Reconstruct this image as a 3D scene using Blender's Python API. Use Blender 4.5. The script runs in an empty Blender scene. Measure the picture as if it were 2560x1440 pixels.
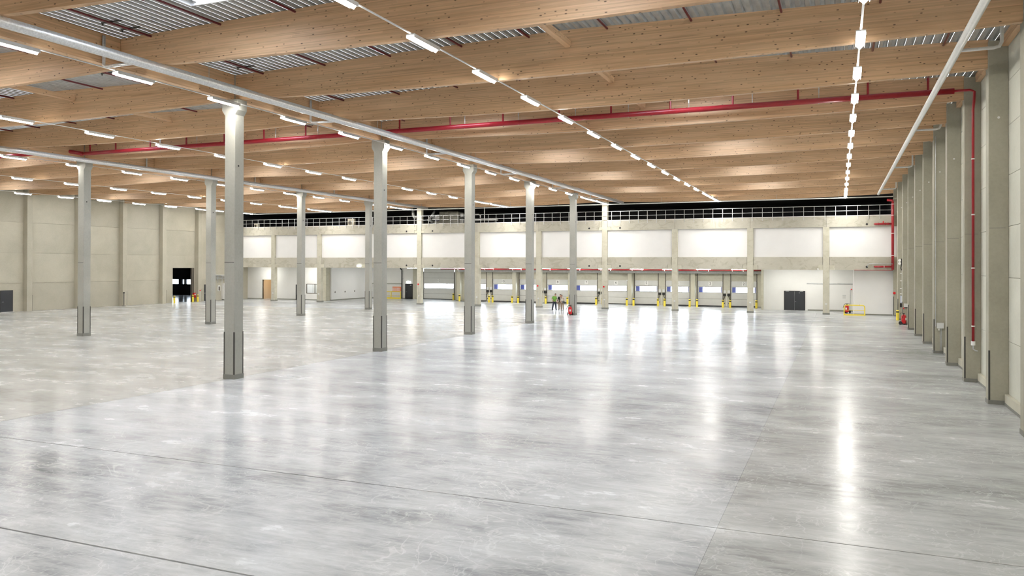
import bpy, bmesh, math, random
from mathutils import Vector, Matrix
random.seed(7)
S = bpy.context.scene
C = S.collection
R = math.radians

# ------------------------------------------------------------------ camera
YAW, PITCH, ROLL, CAMH = 0.392732, 0.004766, 0.002471, 5.017
cam_d = bpy.data.cameras.new('camera')
cam = bpy.data.objects.new('camera', cam_d)
C.objects.link(cam)
fw = Vector((-math.sin(YAW), math.cos(YAW), 0)); rt = Vector((math.cos(YAW), math.sin(YAW), 0)); up = Vector((0, 0, 1))
fw2 = fw*math.cos(PITCH) + up*math.sin(PITCH); up2 = up*math.cos(PITCH) - fw*math.sin(PITCH)
rt3 = rt*math.cos(ROLL) + up2*math.sin(ROLL); up3 = up2*math.cos(ROLL) - rt*math.sin(ROLL)
cam.matrix_world = Matrix(((rt3.x, up3.x, -fw2.x, 0), (rt3.y, up3.y, -fw2.y, 0), (rt3.z, up3.z, -fw2.z, CAMH), (0, 0, 0, 1)))
cam_d.sensor_width = 36
cam_d.lens = 1972.43/2560*36
cam_d.shift_y = -67.41/2560
cam_d.clip_end = 400
S.camera = cam

# ------------------------------------------------------------------ world, exposure
W = bpy.data.worlds.new('sky'); S.world = W; W.use_nodes = True
W.node_tree.nodes['Background'].inputs[0].default_value = (0.86, 0.92, 1.0, 1)
W.node_tree.nodes['Background'].inputs[1].default_value = 20.0
S.view_settings.view_transform = 'Standard'; S.view_settings.look = 'None'
S.view_settings.exposure = 0.2; S.view_settings.gamma = 1.0; S.view_settings.use_curve_mapping = False
S.cycles.max_bounces = 10; S.cycles.diffuse_bounces = 5; S.cycles.glossy_bounces = 3
S.cycles.transparent_max_bounces = 8; S.cycles.use_denoising = True
S.cycles.sample_clamp_indirect = 6.0
LAMP = 108.0

# ------------------------------------------------------------------ grid of the hall (metres)
XA, XB, XR, XL = -24.6, -48.6, 5.03, -78.8      # column rows, pilaster faces
WR, WL = 5.66, -79.4                            # wall panel faces
YA = 27.4                                       # first visible column of row A
YM = 87.4                                       # mezzanine column line
YB, YF = -22.0, 98.6                            # wall behind the camera, dock wall
ZB, ZT = 12.25, 13.30                           # beam underside and top at the supports

ordn = ' first second third fourth fifth sixth seventh eighth ninth tenth eleventh twelfth thirteenth fourteenth fifteenth sixteenth seventeenth eighteenth nineteenth twentieth twenty-first twenty-second twenty-third twenty-fourth'.split(' ')
words = 'zero one two three four five six seven eight nine ten eleven twelve'.split()
# ------------------------------------------------------------------ mesh helpers
class MB:
    def __init__(s): s.v, s.f = [], []
    def box(s, x0, x1, y0, y1, z0, z1):
        n = len(s.v)
        s.v += [(x0,y0,z0),(x1,y0,z0),(x1,y1,z0),(x0,y1,z0),(x0,y0,z1),(x1,y0,z1),(x1,y1,z1),(x0,y1,z1)]
        s.f += [tuple(n+i for i in q) for q in ((3,2,1,0),(4,5,6,7),(0,1,5,4),(1,2,6,5),(2,3,7,6),(3,0,4,7))]
        return s
    def bbox(s, x0, x1, y0, y1, z0, z1, b=0.01):
        """box with chamfered vertical edges"""
        pts = [(x0+b,y0),(x1-b,y0),(x1,y0+b),(x1,y1-b),(x1-b,y1),(x0+b,y1),(x0,y1-b),(x0,y0+b)]
        return s.prism(pts, z0, z1)
    def prism(s, pts, z0, z1):
        n = len(s.v); m = len(pts)
        s.v += [(x,y,z0) for x,y in pts] + [(x,y,z1) for x,y in pts]
        s.f.append(tuple(n+i for i in reversed(range(m)))); s.f.append(tuple(n+m+i for i in range(m)))
        for i in range(m):
            j = (i+1) % m; s.f.append((n+i, n+j, n+m+j, n+m+i))
        return s
    def xz(s, pts, y0, y1):
        """polygon in the XZ plane extruded along Y"""
        n = len(s.v); m = len(pts)
        s.v += [(x,y0,z) for x,z in pts] + [(x,y1,z) for x,z in pts]
        s.f.append(tuple(n+i for i in range(m))); s.f.append(tuple(n+m+i for i in reversed(range(m))))
        for i in range(m):
            j = (i+1) % m; s.f.append((n+j, n+i, n+m+i, n+m+j))
        return s
    def tube(s, path, r, n=10, caps=True):
        P = [Vector(p) for p in path]; k = len(P)
        rr = r if isinstance(r, (list, tuple)) else [r]*k
        base = len(s.v); prev = None
        for i, p in enumerate(P):
            t = (P[min(i+1,k-1)] - P[max(i-1,0)]).normalized()
            if prev is None:
                a = Vector((0,0,1)) if abs(t.z) < .9 else Vector((1,0,0))
                u = t.cross(a).normalized()
            else:
                u = (prev - t*prev.dot(t)).normalized()
            prev = u; w = t.cross(u)
            for j in range(n):
                a = 2*math.pi*j/n
                q = p + (u*math.cos(a) + w*math.sin(a))*rr[i]
                s.v.append(tuple(q))
        for i in range(k-1):
            for j in range(n):
                a = base+i*n+j; b = base+i*n+(j+1)%n
                s.f.append((a, b, b+n, a+n))
        if caps:
            s.f.append(tuple(base+j for j in reversed(range(n)))); s.f.append(tuple(base+(k-1)*n+j for j in range(n)))
        return s
    def lathe(s, prof, n=14, c=(0,0)):
        return s.tube([(c[0],c[1],z) for r,z in prof], [max(r,.0005) for r,z in prof], n)
    def mesh(s, name, smooth=False):
        me = bpy.data.meshes.new(name); me.from_pydata(s.v, [], s.f)
        bm = bmesh.new(); bm.from_mesh(me); bmesh.ops.recalc_face_normals(bm, faces=bm.faces); bm.to_mesh(me); bm.free()
        if smooth:
            me.polygons.foreach_set('use_smooth', [True]*len(me.polygons))
        return me
    def build(s, name, mat, parent=None, loc=(0,0,0), rz=0, smooth=False):
        me = s.mesh(name, smooth); me.materials.append(mat)
        return put(name, me, parent, loc, rz)
def put(name, data, parent=None, loc=(0,0,0), rz=0):
    o = bpy.data.objects.new(name, data); C.objects.link(o)
    if parent: o.parent = parent
    o.location = loc
    if rz: o.rotation_euler = (0,0,rz)
    return o
def tag(o, label, cat, group=None, kind=None):
    o['label'] = label; o['category'] = cat
    if group: o['group'] = group
    if kind: o['kind'] = kind
    return o
def thing(name, label, cat, loc=(0,0,0), rz=0, group=None, kind=None):
    return tag(put(name, None, None, loc, rz), label, cat, group, kind)
def dup(root, loc, label=None, rz=None, group=None):
    r = root.copy(); C.objects.link(r); r.location = loc
    if rz is not None: r.rotation_euler = (0,0,rz)
    if label: r['label'] = label
    if group: r['group'] = group
    for ch in list(root.children):
        c = ch.copy(); C.objects.link(c); c.parent = r
        for g in list(ch.children):
            d = g.copy(); C.objects.link(d); d.parent = c
    return r
def arc(cx, cz, r, a0, a1, n, y):
    return [(cx + r*math.cos(R(a0+(a1-a0)*i/n)), y, cz + r*math.sin(R(a0+(a1-a0)*i/n))) for i in range(n+1)]

# ------------------------------------------------------------------ materials
def nodes(name):
    m = bpy.data.materials.new(name); m.use_nodes = True
    t = m.node_tree; b = t.nodes['Principled BSDF']
    return m, t, b
def N(t, typ, **kw):
    n = t.nodes.new(typ)
    for k, v in kw.items():
        if k == 'op': n.operation = v
        elif isinstance(k, str) and k.startswith('i'): n.inputs[int(k[1:])].default_value = v
        else: setattr(n, k, v)
    return n
def L(t, a, b): t.links.new(a, b)
def plain(name, col, rough=.5, metal=0., spec=.5, noise=0., scale=6.):
    m, t, b = nodes(name)
    b.inputs['Base Color'].default_value = (*col, 1); b.inputs['Roughness'].default_value = rough
    b.inputs['Metallic'].default_value = metal; b.inputs['Specular IOR Level'].default_value = spec
    if noise:
        g = N(t, 'ShaderNodeNewGeometry'); n = N(t, 'ShaderNodeTexNoise'); n.inputs['Scale'].default_value = scale; n.inputs['Detail'].default_value = 4
        L(t, g.outputs['Position'], n.inputs['Vector'])
        r = N(t, 'ShaderNodeValToRGB')
        r.color_ramp.elements[0].position = .3; r.color_ramp.elements[1].position = .7
        r.color_ramp.elements[0].color = (*[c*(1-noise) for c in col], 1); r.color_ramp.elements[1].color = (*[min(1, c*(1+noise)) for c in col], 1)
        L(t, n.outputs['Fac'], r.inputs[0]); L(t, r.outputs[0], b.inputs['Base Color'])
    return m
def emit(name, col, s):
    m, t, b = nodes(name)
    b.inputs['Base Color'].default_value = (*col, 1)
    b.inputs['Emission Color'].default_value = (*col, 1); b.inputs['Emission Strength'].default_value = s
    return m
def mixc(t, fac, a, b):
    n = N(t, 'ShaderNodeMix', data_type='RGBA')
    for k, v in ((0, fac), (6, a), (7, b)):
        if isinstance(v, (float, int)): n.inputs[k].default_value = v
        elif isinstance(v, tuple): n.inputs[k].default_value = (*v, 1)
        else: L(t, v, n.inputs[k])
    return n.outputs[2]
def ramp(t, src, p0, p1, v0=0., v1=1.):
    n = N(t, 'ShaderNodeMapRange'); n.inputs[1].default_value = p0; n.inputs[2].default_value = p1
    n.inputs[3].default_value = v0; n.inputs[4].default_value = v1
    L(t, src, n.inputs[0]); return n.outputs[0]
def noise(t, vec, scale, detail=3., rough=.5, dist=0.):
    n = N(t, 'ShaderNodeTexNoise'); n.inputs['Scale'].default_value = scale; n.inputs['Detail'].default_value = detail
    n.inputs['Roughness'].default_value = rough; n.inputs['Distortion'].default_value = dist
    L(t, vec, n.inputs['Vector']); return n.outputs['Fac']
def vmul(t, vec, v):
    n = N(t, 'ShaderNodeVectorMath', op='MULTIPLY'); L(t, vec, n.inputs[0]); n.inputs[1].default_value = v; return n.outputs[0]
def concrete(name, dark, light, stain=None, stain_amt=.5, big=.35, rough=.75, bump=.15):
    m, t, b = nodes(name)
    g = N(t, 'ShaderNodeNewGeometry'); P = g.outputs['Position']
    a = noise(t, P, big, 5, .6, .4); c = noise(t, P, 9., 4, .7)
    f = N(t, 'ShaderNodeMath', op='ADD'); L(t, ramp(t, a, .3, .7, 0, .7), f.inputs[0]); L(t, ramp(t, c, .3, .7, 0, .3), f.inputs[1])
    col = mixc(t, f.outputs[0], dark, light)
    if stain:
        s = noise(t, vmul(t, P, (1, 1, 1.6)), .9, 4, .6, 1.2)
        col = mixc(t, ramp(t, s, .52, .62, 0, stain_amt), col, stain)
    oi = N(t, 'ShaderNodeObjectInfo')
    hs = N(t, 'ShaderNodeHueSaturation'); L(t, ramp(t, oi.outputs['Random'], 0, 1, .93, 1.06), hs.inputs['Value']); L(t, col, hs.inputs['Color'])
    L(t, hs.outputs[0], b.inputs['Base Color'])
    b.inputs['Roughness'].default_value = rough; b.inputs['Specular IOR Level'].default_value = .3
    bp_ = N(t, 'ShaderNodeBump'); bp_.inputs['Strength'].default_value = bump; bp_.inputs['Distance'].default_value = .02
    L(t, c, bp_.inputs['Height']); L(t, bp_.outputs[0], b.inputs['Normal'])
    return m
def wood(name, c0, c1, c2):
    m, t, b = nodes(name)
    tc = N(t, 'ShaderNodeTexCoord'); oi = N(t, 'ShaderNodeObjectInfo')
    off = N(t, 'ShaderNodeVectorMath', op='ADD'); L(t, tc.outputs['Object'], off.inputs[0])
    rv = N(t, 'ShaderNodeVectorMath', op='SCALE'); rv.inputs[0].default_value = (91., 17., 53.); L(t, oi.outputs['Random'], rv.inputs['Scale'])
    L(t, rv.outputs[0], off.inputs[1]); P = off.outputs[0]
    grain = noise(t, vmul(t, P, (.5, 6, 16)), 1.6, 5, .65, .3)
    broad = noise(t, vmul(t, P, (.22, 1, 1.5)), 1., 3)
    col = mixc(t, ramp(t, grain, .3, .72), c1, c0)
    col = mixc(t, ramp(t, broad, .35, .7, 0, .45), col, c2)
    # glued lamellas: 4 cm layers, each board its own tone
    sep = N(t, 'ShaderNodeSeparateXYZ'); L(t, P, sep.inputs[0])
    zl = N(t, 'ShaderNodeMath', op='MULTIPLY', i1=25.); L(t, sep.outputs['Z'], zl.inputs[0])
    fl = N(t, 'ShaderNodeMath', op='FLOOR'); L(t, zl.outputs[0], fl.inputs[0])
    xs = N(t, 'ShaderNodeMath', op='MULTIPLY_ADD', i1=.25); L(t, sep.outputs['X'], xs.inputs[0])
    wn0 = N(t, 'ShaderNodeTexWhiteNoise', noise_dimensions='1D'); L(t, fl.outputs[0], wn0.inputs['W']); L(t, wn0.outputs['Value'], xs.inputs[2])
    xf = N(t, 'ShaderNodeMath', op='FLOOR'); L(t, xs.outputs[0], xf.inputs[0])
    cb = N(t, 'ShaderNodeCombineXYZ'); L(t, xf.outputs[0], cb.inputs[0]); L(t, fl.outputs[0], cb.inputs[1])
    wn = N(t, 'ShaderNodeTexWhiteNoise', noise_dimensions='2D'); L(t, cb.outputs[0], wn.inputs['Vector'])
    hs = N(t, 'ShaderNodeHueSaturation'); L(t, ramp(t, wn.outputs['Value'], 0, 1, .86, 1.1), hs.inputs['Value']); L(t, col, hs.inputs['Color']); col = hs.outputs[0]
    fr = N(t, 'ShaderNodeMath', op='FRACT'); L(t, zl.outputs[0], fr.inputs[0])
    col = mixc(t, ramp(t, fr.outputs[0], .0, .12, .25, 0), col, (c1[0]*.5, c1[1]*.45, c1[2]*.4))
    # knots
    v = N(t, 'ShaderNodeTexVoronoi'); v.inputs['Scale'].default_value = 1.; v.inputs['Randomness'].default_value = 1.
    L(t, vmul(t, P, (3.2, 3.2, 7.)), v.inputs['Vector'])
    kn = ramp(t, v.outputs['Distance'], .085, .17, .85, 0)
    km = noise(t, P, .8, 2)
    kk = N(t, 'ShaderNodeMath', op='MULTIPLY'); L(t, kn, kk.inputs[0]); L(t, ramp(t, km, .30, .46), kk.inputs[1])
    col = mixc(t, kk.outputs[0], col, (.05, .028, .014))
    # dark streaks
    st = noise(t, vmul(t, P, (.35, 4, 26)), 1., 2, .4)
    col = mixc(t, ramp(t, st, .64, .72, 0, .4), col, (c1[0]*.4, c1[1]*.36, c1[2]*.32))
    L(t, col, b.inputs['Base Color'])
    b.inputs['Roughness'].default_value = .5; b.inputs['Specular IOR Level'].default_value = .35
    return m
def floor_mat(name, dark, mid, light, amt=1., r0=.15, r1=.30):
    m, t, b = nodes(name)
    g = N(t, 'ShaderNodeNewGeometry'); P = g.outputs['Position']
    st = vmul(t, P, (.55, 1.1, 1.))
    a = noise(t, st, .10, 6, .6); c = noise(t, st, .55, 7, .66, .15); d = noise(t, vmul(t, P, (.45, 2.4, 1)), 2.2, 6, .75)
    f = N(t, 'ShaderNodeMath', op='ADD'); L(t, ramp(t, a, .25, .75, 0, .42), f.inputs[0]); L(t, ramp(t, c, .22, .78, 0, .40), f.inputs[1])
    f2 = N(t, 'ShaderNodeMath', op='ADD'); L(t, f.outputs[0], f2.inputs[0]); L(t, ramp(t, d, .2, .8, -.10, .26), f2.inputs[1])
    cr = N(t, 'ShaderNodeValToRGB'); e = cr.color_ramp.elements
    e[0].position = .20; e[0].color = (*dark, 1); e[1].position = .80; e[1].color = (*light, 1)
    k = e.new(.45); k.color = (*mid, 1)
    L(t, f2.outputs[0], cr.inputs[0]); col = cr.outputs[0]
    # pale trowel curls
    for sc, wd, amp in ((.55, .016, .30), (1.1, .020, .26), (.8, .014, .30)):
        n = noise(t, vmul(t, P, (1, 1, 1+sc)), sc, 3, .5, 2.2)
        s1 = N(t, 'ShaderNodeMath', op='SUBTRACT', i1=.5); L(t, n, s1.inputs[0])
        ab = N(t, 'ShaderNodeMath', op='ABSOLUTE'); L(t, s1.outputs[0], ab.inputs[0])
        ln = ramp(t, ab.outputs[0], wd*.3, wd, amp*amt, 0)
        mk = noise(t, P, .23*sc+.1, 2)
        mm = N(t, 'ShaderNodeMath', op='MULTIPLY'); L(t, ln, mm.inputs[0]); L(t, ramp(t, mk, .45, .58), mm.inputs[1])
        col = mixc(t, mm.outputs[0], col, (.74, .75, .76))
    L(t, col, b.inputs['Base Color'])
    L(t, ramp(t, c, .3, .7, r0, r1), b.inputs['Roughness'])
    L(t, ramp(t, d, .36, .64, .04, .11), b.inputs['Specular IOR Level'])
    bp_ = N(t, 'ShaderNodeBump'); bp_.inputs['Strength'].default_value = .05; bp_.inputs['Distance'].default_value = .02
    L(t, noise(t, vmul(t, P, (1., 3., 1)), 2.5, 3), bp_.inputs['Height']); L(t, bp_.outputs[0], b.inputs['Normal'])
    return m
def pane_mat(name, tint=(.96, .98, 1)):
    m, t, b = nodes(name)
    tr = N(t, 'ShaderNodeBsdfTransparent'); tr.inputs[0].default_value = (*tint, 1)
    gl = N(t, 'ShaderNodeBsdfGlossy'); gl.inputs['Roughness'].default_value = .05
    mx = N(t, 'ShaderNodeMixShader'); mx.inputs[0].default_value = .07
    L(t, tr.outputs[0], mx.inputs[1]); L(t, gl.outputs[0], mx.inputs[2])
    L(t, mx.outputs[0], t.nodes['Material Output'].inputs[0])
    return m

M = {}
M['floor'] = floor_mat('polished_concrete', (.18, .193, .203), (.435, .45, .465), (.71, .73, .75))
M['floor_dusty'] = floor_mat('dusty_concrete', (.26, .255, .225), (.45, .445, .415), (.64, .635, .61), .08, .18, .32)
M['floor_side'] = floor_mat('unpolished_shaded_concrete', (.19, .198, .19), (.415, .425, .42), (.65, .66, .66), 1.)  # unpolished strip; light falloff by the wall is also put into its tone
M['joint'] = plain('joint_filler', (.10, .10, .09), .8)
M['column'] = concrete('column_concrete', (.33, .33, .29), (.47, .465, .42))
M['pilaster'] = concrete('pilaster_concrete', (.345, .33, .26), (.475, .455, .37))
M['wallr'] = concrete('pale_panel', (.57, .57, .49), (.70, .70, .61), rough=.8)
M['walll'] = concrete('beige_panel', (.40, .378, .30), (.52, .49, .40), rough=.8)
M['band'] = concrete('band_concrete', (.42, .40, .33), (.56, .54, .465), (.35, .32, .245), .5, .5)
M['dock'] = concrete('dock_concrete', (.50, .48, .39), (.62, .60, .50), (.40, .37, .27), .3, .6)
M['plinth'] = concrete('plinth_concrete', (.20, .20, .18), (.28, .28, .25))
M['kerb'] = concrete('kerb_concrete', (.46, .44, .35), (.58, .56, .46))
M['white'] = plain('white_panel', (.86, .86, .86), .55, noise=.02, scale=.7)
M['whitewall'] = plain('white_wall', (.80, .80, .78), .6, noise=.03, scale=.6)
M['wood'] = wood('glulam', (.70, .455, .26), (.57, .35, .19), (.80, .56, .35))
M['deck'] = plain('galvanised_deck', (.50, .51, .50), .55, .25, noise=.12, scale=2.)
M['steel'] = plain('galvanised_steel', (.55, .57, .58), .35, .7, noise=.1, scale=5)
M['guard'] = plain('dark_angle_steel', (.07, .068, .062), .5, .3)
M['foil'] = plain('foil_lagging', (.80, .81, .82), .32, .55, noise=.14, scale=18)
M['paintpipe'] = plain('white_lagging', (.82, .82, .80), .45, .1, noise=.05, scale=12)
M['red'] = plain('red_pipe_paint', (.33, .012, .020), .3, noise=.1, scale=4)
M['redline'] = plain('maroon_pipe_paint', (.13, .012, .016), .35)
M['redlamp'] = plain('fire_red', (.62, .015, .02), .3)
M['yellow'] = plain('safety_yellow', (.87, .70, .07), .45)
M['black'] = plain('black_paint', (.012, .012, .013), .5)
M['rubber'] = plain('black_rubber', (.014, .014, .015), .75)
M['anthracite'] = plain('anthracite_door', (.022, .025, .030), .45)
M['unlit_black'] = plain('unlit_space_black', (.018, .018, .020), .9)  # near-black colour standing for missing light in the unlit spaces
M['doorgrey'] = plain('light_grey_door', (.68, .68, .655), .7, noise=.03, scale=2)
M['track'] = plain('dark_track_steel', (.13, .115, .095), .5, .4)
M['blue'] = plain('blue_dock_shelter', (.035, .045, .17), .7)
M['pane'] = pane_mat('window_glass')
M['skypane'] = pane_mat('skylight_glass', (.92, .95, 1))
M['housing'] = plain('lamp_housing', (.75, .75, .74), .4, .2)
M['lampglow'] = emit('lamp_diffuser', (1., .97, .915), LAMP)
M['docklamp'] = emit('dock_lamp_diffuser', (1., .97, .91), 140.)
M['box'] = plain('cabinet_grey', (.70, .71, .70), .4)
M['sign'] = plain('sign_white', (.88, .88, .86), .5)
M['ink'] = plain('sign_ink', (.05, .05, .055), .6)
M['exit'] = emit('exit_sign_glow', (.95, 1., .97), 6.)
M['warm'] = plain('warm_corridor', (.78, .66, .50), .6)
M['orange'] = plain('board_orange', (.78, .17, .04), .5)
M['warmlamp'] = emit('corridor_lamp', (1., .80, .55), 9.)

# ------------------------------------------------------------------ floor: slabs with joints
fl = thing('floor', 'polished pale grey concrete floor with sawn joints', 'floor', kind='structure')
MB().box(-80.2, WR, YB, 101.2, -.30, -.03).build('subfloor', M['joint'], fl)
gx = [WL-.4, XB, XA, -2.15, WR]
gy = [YB, -2.0, 10.15, 15.45, 27.4, 38.95, 51.4, 63.4, 75.4, YM, 101.2]
for i in range(len(gx)-1):
    for j in range(len(gy)-1):
        gap = lambda y: .025 if y == 10.15 else .017 if y == 15.45 else .006
        mb = MB().box(gx[i]+(.002 if gx[i] == -2.15 else .006), gx[i+1]-(.002 if gx[i+1] == -2.15 else .006), gy[j]+gap(gy[j]), gy[j+1]-gap(gy[j+1]), -.05, 0)
        mb.build('floor_slab', M['floor_side'] if i == 3 and j < 8 else M['floor'] if i >= 2 or j >= 8 else M['floor_dusty'], fl)

# ------------------------------------------------------------------ roof deck with skylights
def bays():
    return ((WL, XB, .30), (XB, XA, .25), (XA, WR, .30))
def topz(x):
    for a, b, h in bays():
        if a <= x <= b:
            c = (a+b)/2; return ZT + h*(1-abs(x-c)/((b-a)/2))
    return ZT
SKY_X = [-73.0, -54.8, -42.6, -30.6, -18.05, -6.15]
SKY_Y = [18.25, 36.7, 48.7, 60.7, 72.7]
RIB = .30
def in_sky(x):
    return any(sx-1.05 <= x <= sx+1.05 for sx in SKY_X)
mb = MB()
x = WL - .5
ycuts = [YB-.3]
for sy in SKY_Y: ycuts += [sy-1.2, sy+1.2]
ycuts.append(YF+.3)
while x < WR + .5:
    z = topz(min(max(x+.15, WL+.01), WR-.01))
    prof = [(x, z), (x+.13, z), (x+.165, z+.12), (x+.265, z+.12), (x+.30, z)]
    hole = in_sky(x+.15)
    for k in range(4):
        (xa, za), (xb, zb) = prof[k], prof[k+1]
        for j in range(len(ycuts)-1):
            if hole and j % 2 == 1: continue
            if not hole and j > 0: continue
            y0, y1 = (ycuts[j], ycuts[j+1]) if hole else (ycuts[0], ycuts[-1])
            n = len(mb.v); mb.v += [(xa,y0,za),(xb,y0,zb),(xb,y1,zb),(xa,y1,za)]; mb.f.append((n,n+1,n+2,n+3))
    x += RIB
ceil = tag(mb.build('ceiling', M['deck']), 'grey trapezoidal steel roof deck resting on timber beams', 'roof deck', kind='structure')
k = 0
for sx in SKY_X:
    for sy in SKY_Y:
        k += 1
        z = topz(sx) - .12
        w = thing('window_%d' % k, '%s square rooflight from the right wall in the %s row out from the mezzanine' % (ordn[6-SKY_X.index(sx)], ordn[5-SKY_Y.index(sy)]), 'skylight', (sx, sy, z), group='rooflights in the steel deck', kind='structure')
        a, b = 1.24, 1.24
        MB().box(-a, -a+.06, -b, b, 0, .45).box(a-.06, a, -b, b, 0, .45).box(-a+.06, a-.06, -b, -b+.06, 0, .45).box(-a+.06, a-.06, b-.06, b, 0, .45).build('upstand', M['white'], w)
        MB().box(-a, a, -b, b, .45, .48).build('pane', M['skypane'], w)

# ------------------------------------------------------------------ glulam beams and girders
def beam_mesh(x0, x1, sag, rise, th=.22):
    n = 28; c = (x0+x1)/2; h = (x1-x0)/2; lo, hi = [], []
    for i in range(n+1):
        x = x0 + (x1-x0)*i/n; u = (x-c)/h
        lo.append((x, ZB - sag*(1-u*u))); hi.append((x, topz(min(max(x, WL+.01), WR-.01)) - .004))
    v, f = [], []
    for y in (-th/2, th/2):
        v += [(x,y,z) for x,z in lo] + [(x,y,z) for x,z in hi]
    m = n+1
    for i in range(n):
        f.append((i, i+1, m+i+1, m+i)); o = 2*m
        f.append((o+i+1, o+i, o+m+i, o+m+i+1))
        f.append((i+1, i, o+i, o+i+1)); f.append((m+i, m+i+1, o+m+i+1, o+m+i))
    o = 2*m; f.append((0, m, o+m, o)); f.append((n, o+n, o+m+n, m+n))
    me = bpy.data.meshes.new('glulam_beam'); me.from_pydata(v, [], f); me.materials.append(M['wood']); me.update(); return me
bm_r = beam_mesh(XA+.15, XR+.02, .28, .3); bm_m = beam_mesh(XB+.15, XA-.15, .22, .25); bm_l = beam_mesh(XL-.02, XB-.15, .28, .3)
by = [YA + 6*i for i in range(10, -9, -1)]
for me, lab, grp in ((bm_r, '%s curved glulam roof beam out from the mezzanine over the right bay', 'roof beams over the right bay'),
                     (bm_m, '%s curved glulam roof beam out from the mezzanine between the column rows', 'roof beams over the middle bay'),
                     (bm_l, '%s curved glulam roof beam out from the mezzanine over the left bay', 'roof beams over the left bay')):
    for n, y in enumerate(by):
        tag(put('glulam_beam', me, None, (0, y, 0)), lab % ordn[n+1], 'beam', grp)
gm = MB().box(-5.83, 5.83, -.14, .14, ZB-.04, ZT).mesh('girder'); gm.materials.append(M['wood'])
for X, lab, grp in ((XA, '%s straight timber girder out from the mezzanine along the right column row', 'girders of the right column row'), (XB, '%s straight timber girder out from the mezzanine along the left column row', 'girders of the left column row')):
    for i in range(-4, 5):
        tag(put('timber_girder', gm, None, (X, YA+12*i+6, 0), R(90)), lab % ordn[5-i], 'girder', grp)
em = MB().box(-2.66, 2.66, -.10, .10, 12.95, 13.28).mesh('edge_beam'); em.materials.append(M['wood'])
for i in range(-8, 10):
    tag(put('timber_edge_beam', em, None, (5.54, YA+6*i+3, 0), R(90)), '%s short timber edge beam out from the mezzanine on the pale right wall' % ordn[10-i], 'edge beam', 'edge beams on the right wall')
sm = MB().box(-2.86, 2.86, -.10, .10, 12.93, 13.16).mesh('ridge_strut'); sm.materials.append(M['wood'])
for X, lab, grp in ((-9.1, '%s timber strut out from the mezzanine between roof beams of the right bay', 'struts of the right bay'), (-34.4, '%s timber strut out from the mezzanine between roof beams of the middle bay', 'struts of the middle bay'), (-63.5, '%s timber strut out from the mezzanine between roof beams of the left bay', 'struts of the left bay')):
    for i in range(-3, 9):
        tag(put('timber_strut', sm, None, (X, YA+6*i+3, 0), R(90)), lab % ordn[9-i], 'strut', grp)

# ------------------------------------------------------------------ free-standing columns
def make_column(label, group=None):
    c = thing('concrete_column', label, 'column', group=group)
    h = .285
    MB().bbox(-h, h, -h, h, .18, 11.72, .02).build('shaft', M['column'], c)
    MB().bbox(-h-.025, h+.025, -h-.025, h+.025, 0, .20, .01).build('plinth', M['plinth'], c)
    MB().xz([(-h-.004, 11.55), (h+.004, 11.55), (h+.14, 11.75), (h+.14, 12.21), (-h-.14, 12.21), (-h-.14, 11.75)], -h-.004, h+.004).build('corbel', M['column'], c)
    MB().box(-.15, .15, -.15, .15, 12.21, 13.28).build('neck', M['column'], c)
    for sx in (-1, 1):
        for sy in (-1, 1):
            g = MB(); o = h+.006; t = .055
            xs = sorted((sx*o, sx*(o-t))); ys = sorted((sy*o, sy*(o-t)))
            xi = sorted((sx*o, sx*(o-.012))); yi = sorted((sy*o, sy*(o-.012)))
            g.box(xs[0], xs[1], yi[0], yi[1], .2, 2.05); g.box(xi[0], xi[1], ys[0], ys[1], .2, 2.05)
            g.build('corner_guard', M['guard'], c)
    MB().box(-h+.02, h-.02, -h-.002, -h+.004, 5.085, 5.11).build('form_joint', M['guard'], c)
    MB().tube([(h-.002, -.06, 9.32), (h+.006, -.06, 9.32)], .045, 10).build('anchor_hole', M['black'], c)
    return c
colA = None
for i in range(-1, 5):
    n = 5-i
    lab = '%s square concrete column out from the mezzanine in the row nearer the right wall' % ordn[n]
    if colA is None: colA = make_column(lab); colA.location = (XA, YA+12*i, 0)
    else: dup(colA, (XA, YA+12*i, 0), lab)
for i in range(0, 5):
    dup(colA, (XB, YA+12*i, 0), '%s square concrete column out from the mezzanine in the row nearer the left wall' % ordn[5-i])

# ------------------------------------------------------------------ right wall
wr = thing('wall_right', 'pale concrete panel wall behind the long row of pilasters', 'wall', kind='structure')
MB().box(WR+.16, WR+.5, YB-.5, YF+.3, -.3, 14.2).build('wall_core', M['wallr'], wr)
zs = [0, 2.3, 4.6, 6.45, 8.3, 10.1, 11.7, 13.3]
pm = {}
for a, b in zip(zs, zs[1:]):
    me = MB().box(0, .15, -2.985, 2.985, a+.008, b-.008).mesh('wall_panel'); me.materials.append(M['wallr']); pm[a] = me
kr = MB().box(-.14, 0, -2.66, 2.66, .10, .40).mesh('kerb'); kr.materials.append(M['kerb'])
kb = MB().box(-.15, 0, -2.66, 2.66, 0, .10).mesh('kerb_base'); kb.materials.append(M['plinth'])
for i in range(-8, 10):
    yc = YA+6*i+3
    for a in zs[:-1]: put('wall_panel', pm[a], wr, (WR, yc, 0))
    put('kerb', kr, wr, (WR, yc, 0)); put('kerb_base', kb, wr, (WR, yc, 0))
MB().box(WR, WR+.15, YB, YA-48, 0, 13.3).build('wall_panel', M['wallr'], wr)
MB().box(WR, WR+.15, YA+60, YF, 0, 13.3).build('wall_panel', M['wallr'], wr)
pil = thing('wall_pilaster', '', 'pilaster')
MB().bbox(XR, WR-.001, -.29, .29, .14, 13.2, .015).build('shaft', M['pilaster'], pil)
MB().bbox(XR-.02, WR-.001, -.31, .31, 0, .15, .01).build('plinth', M['plinth'], pil)
MB().box(XR-.006, XR+.05, -.296, -.284, .15, 1.95).box(XR-.006, XR+.006, -.29, -.24, .15, 1.95).build('corner_guard', M['guard'], pil)
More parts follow.
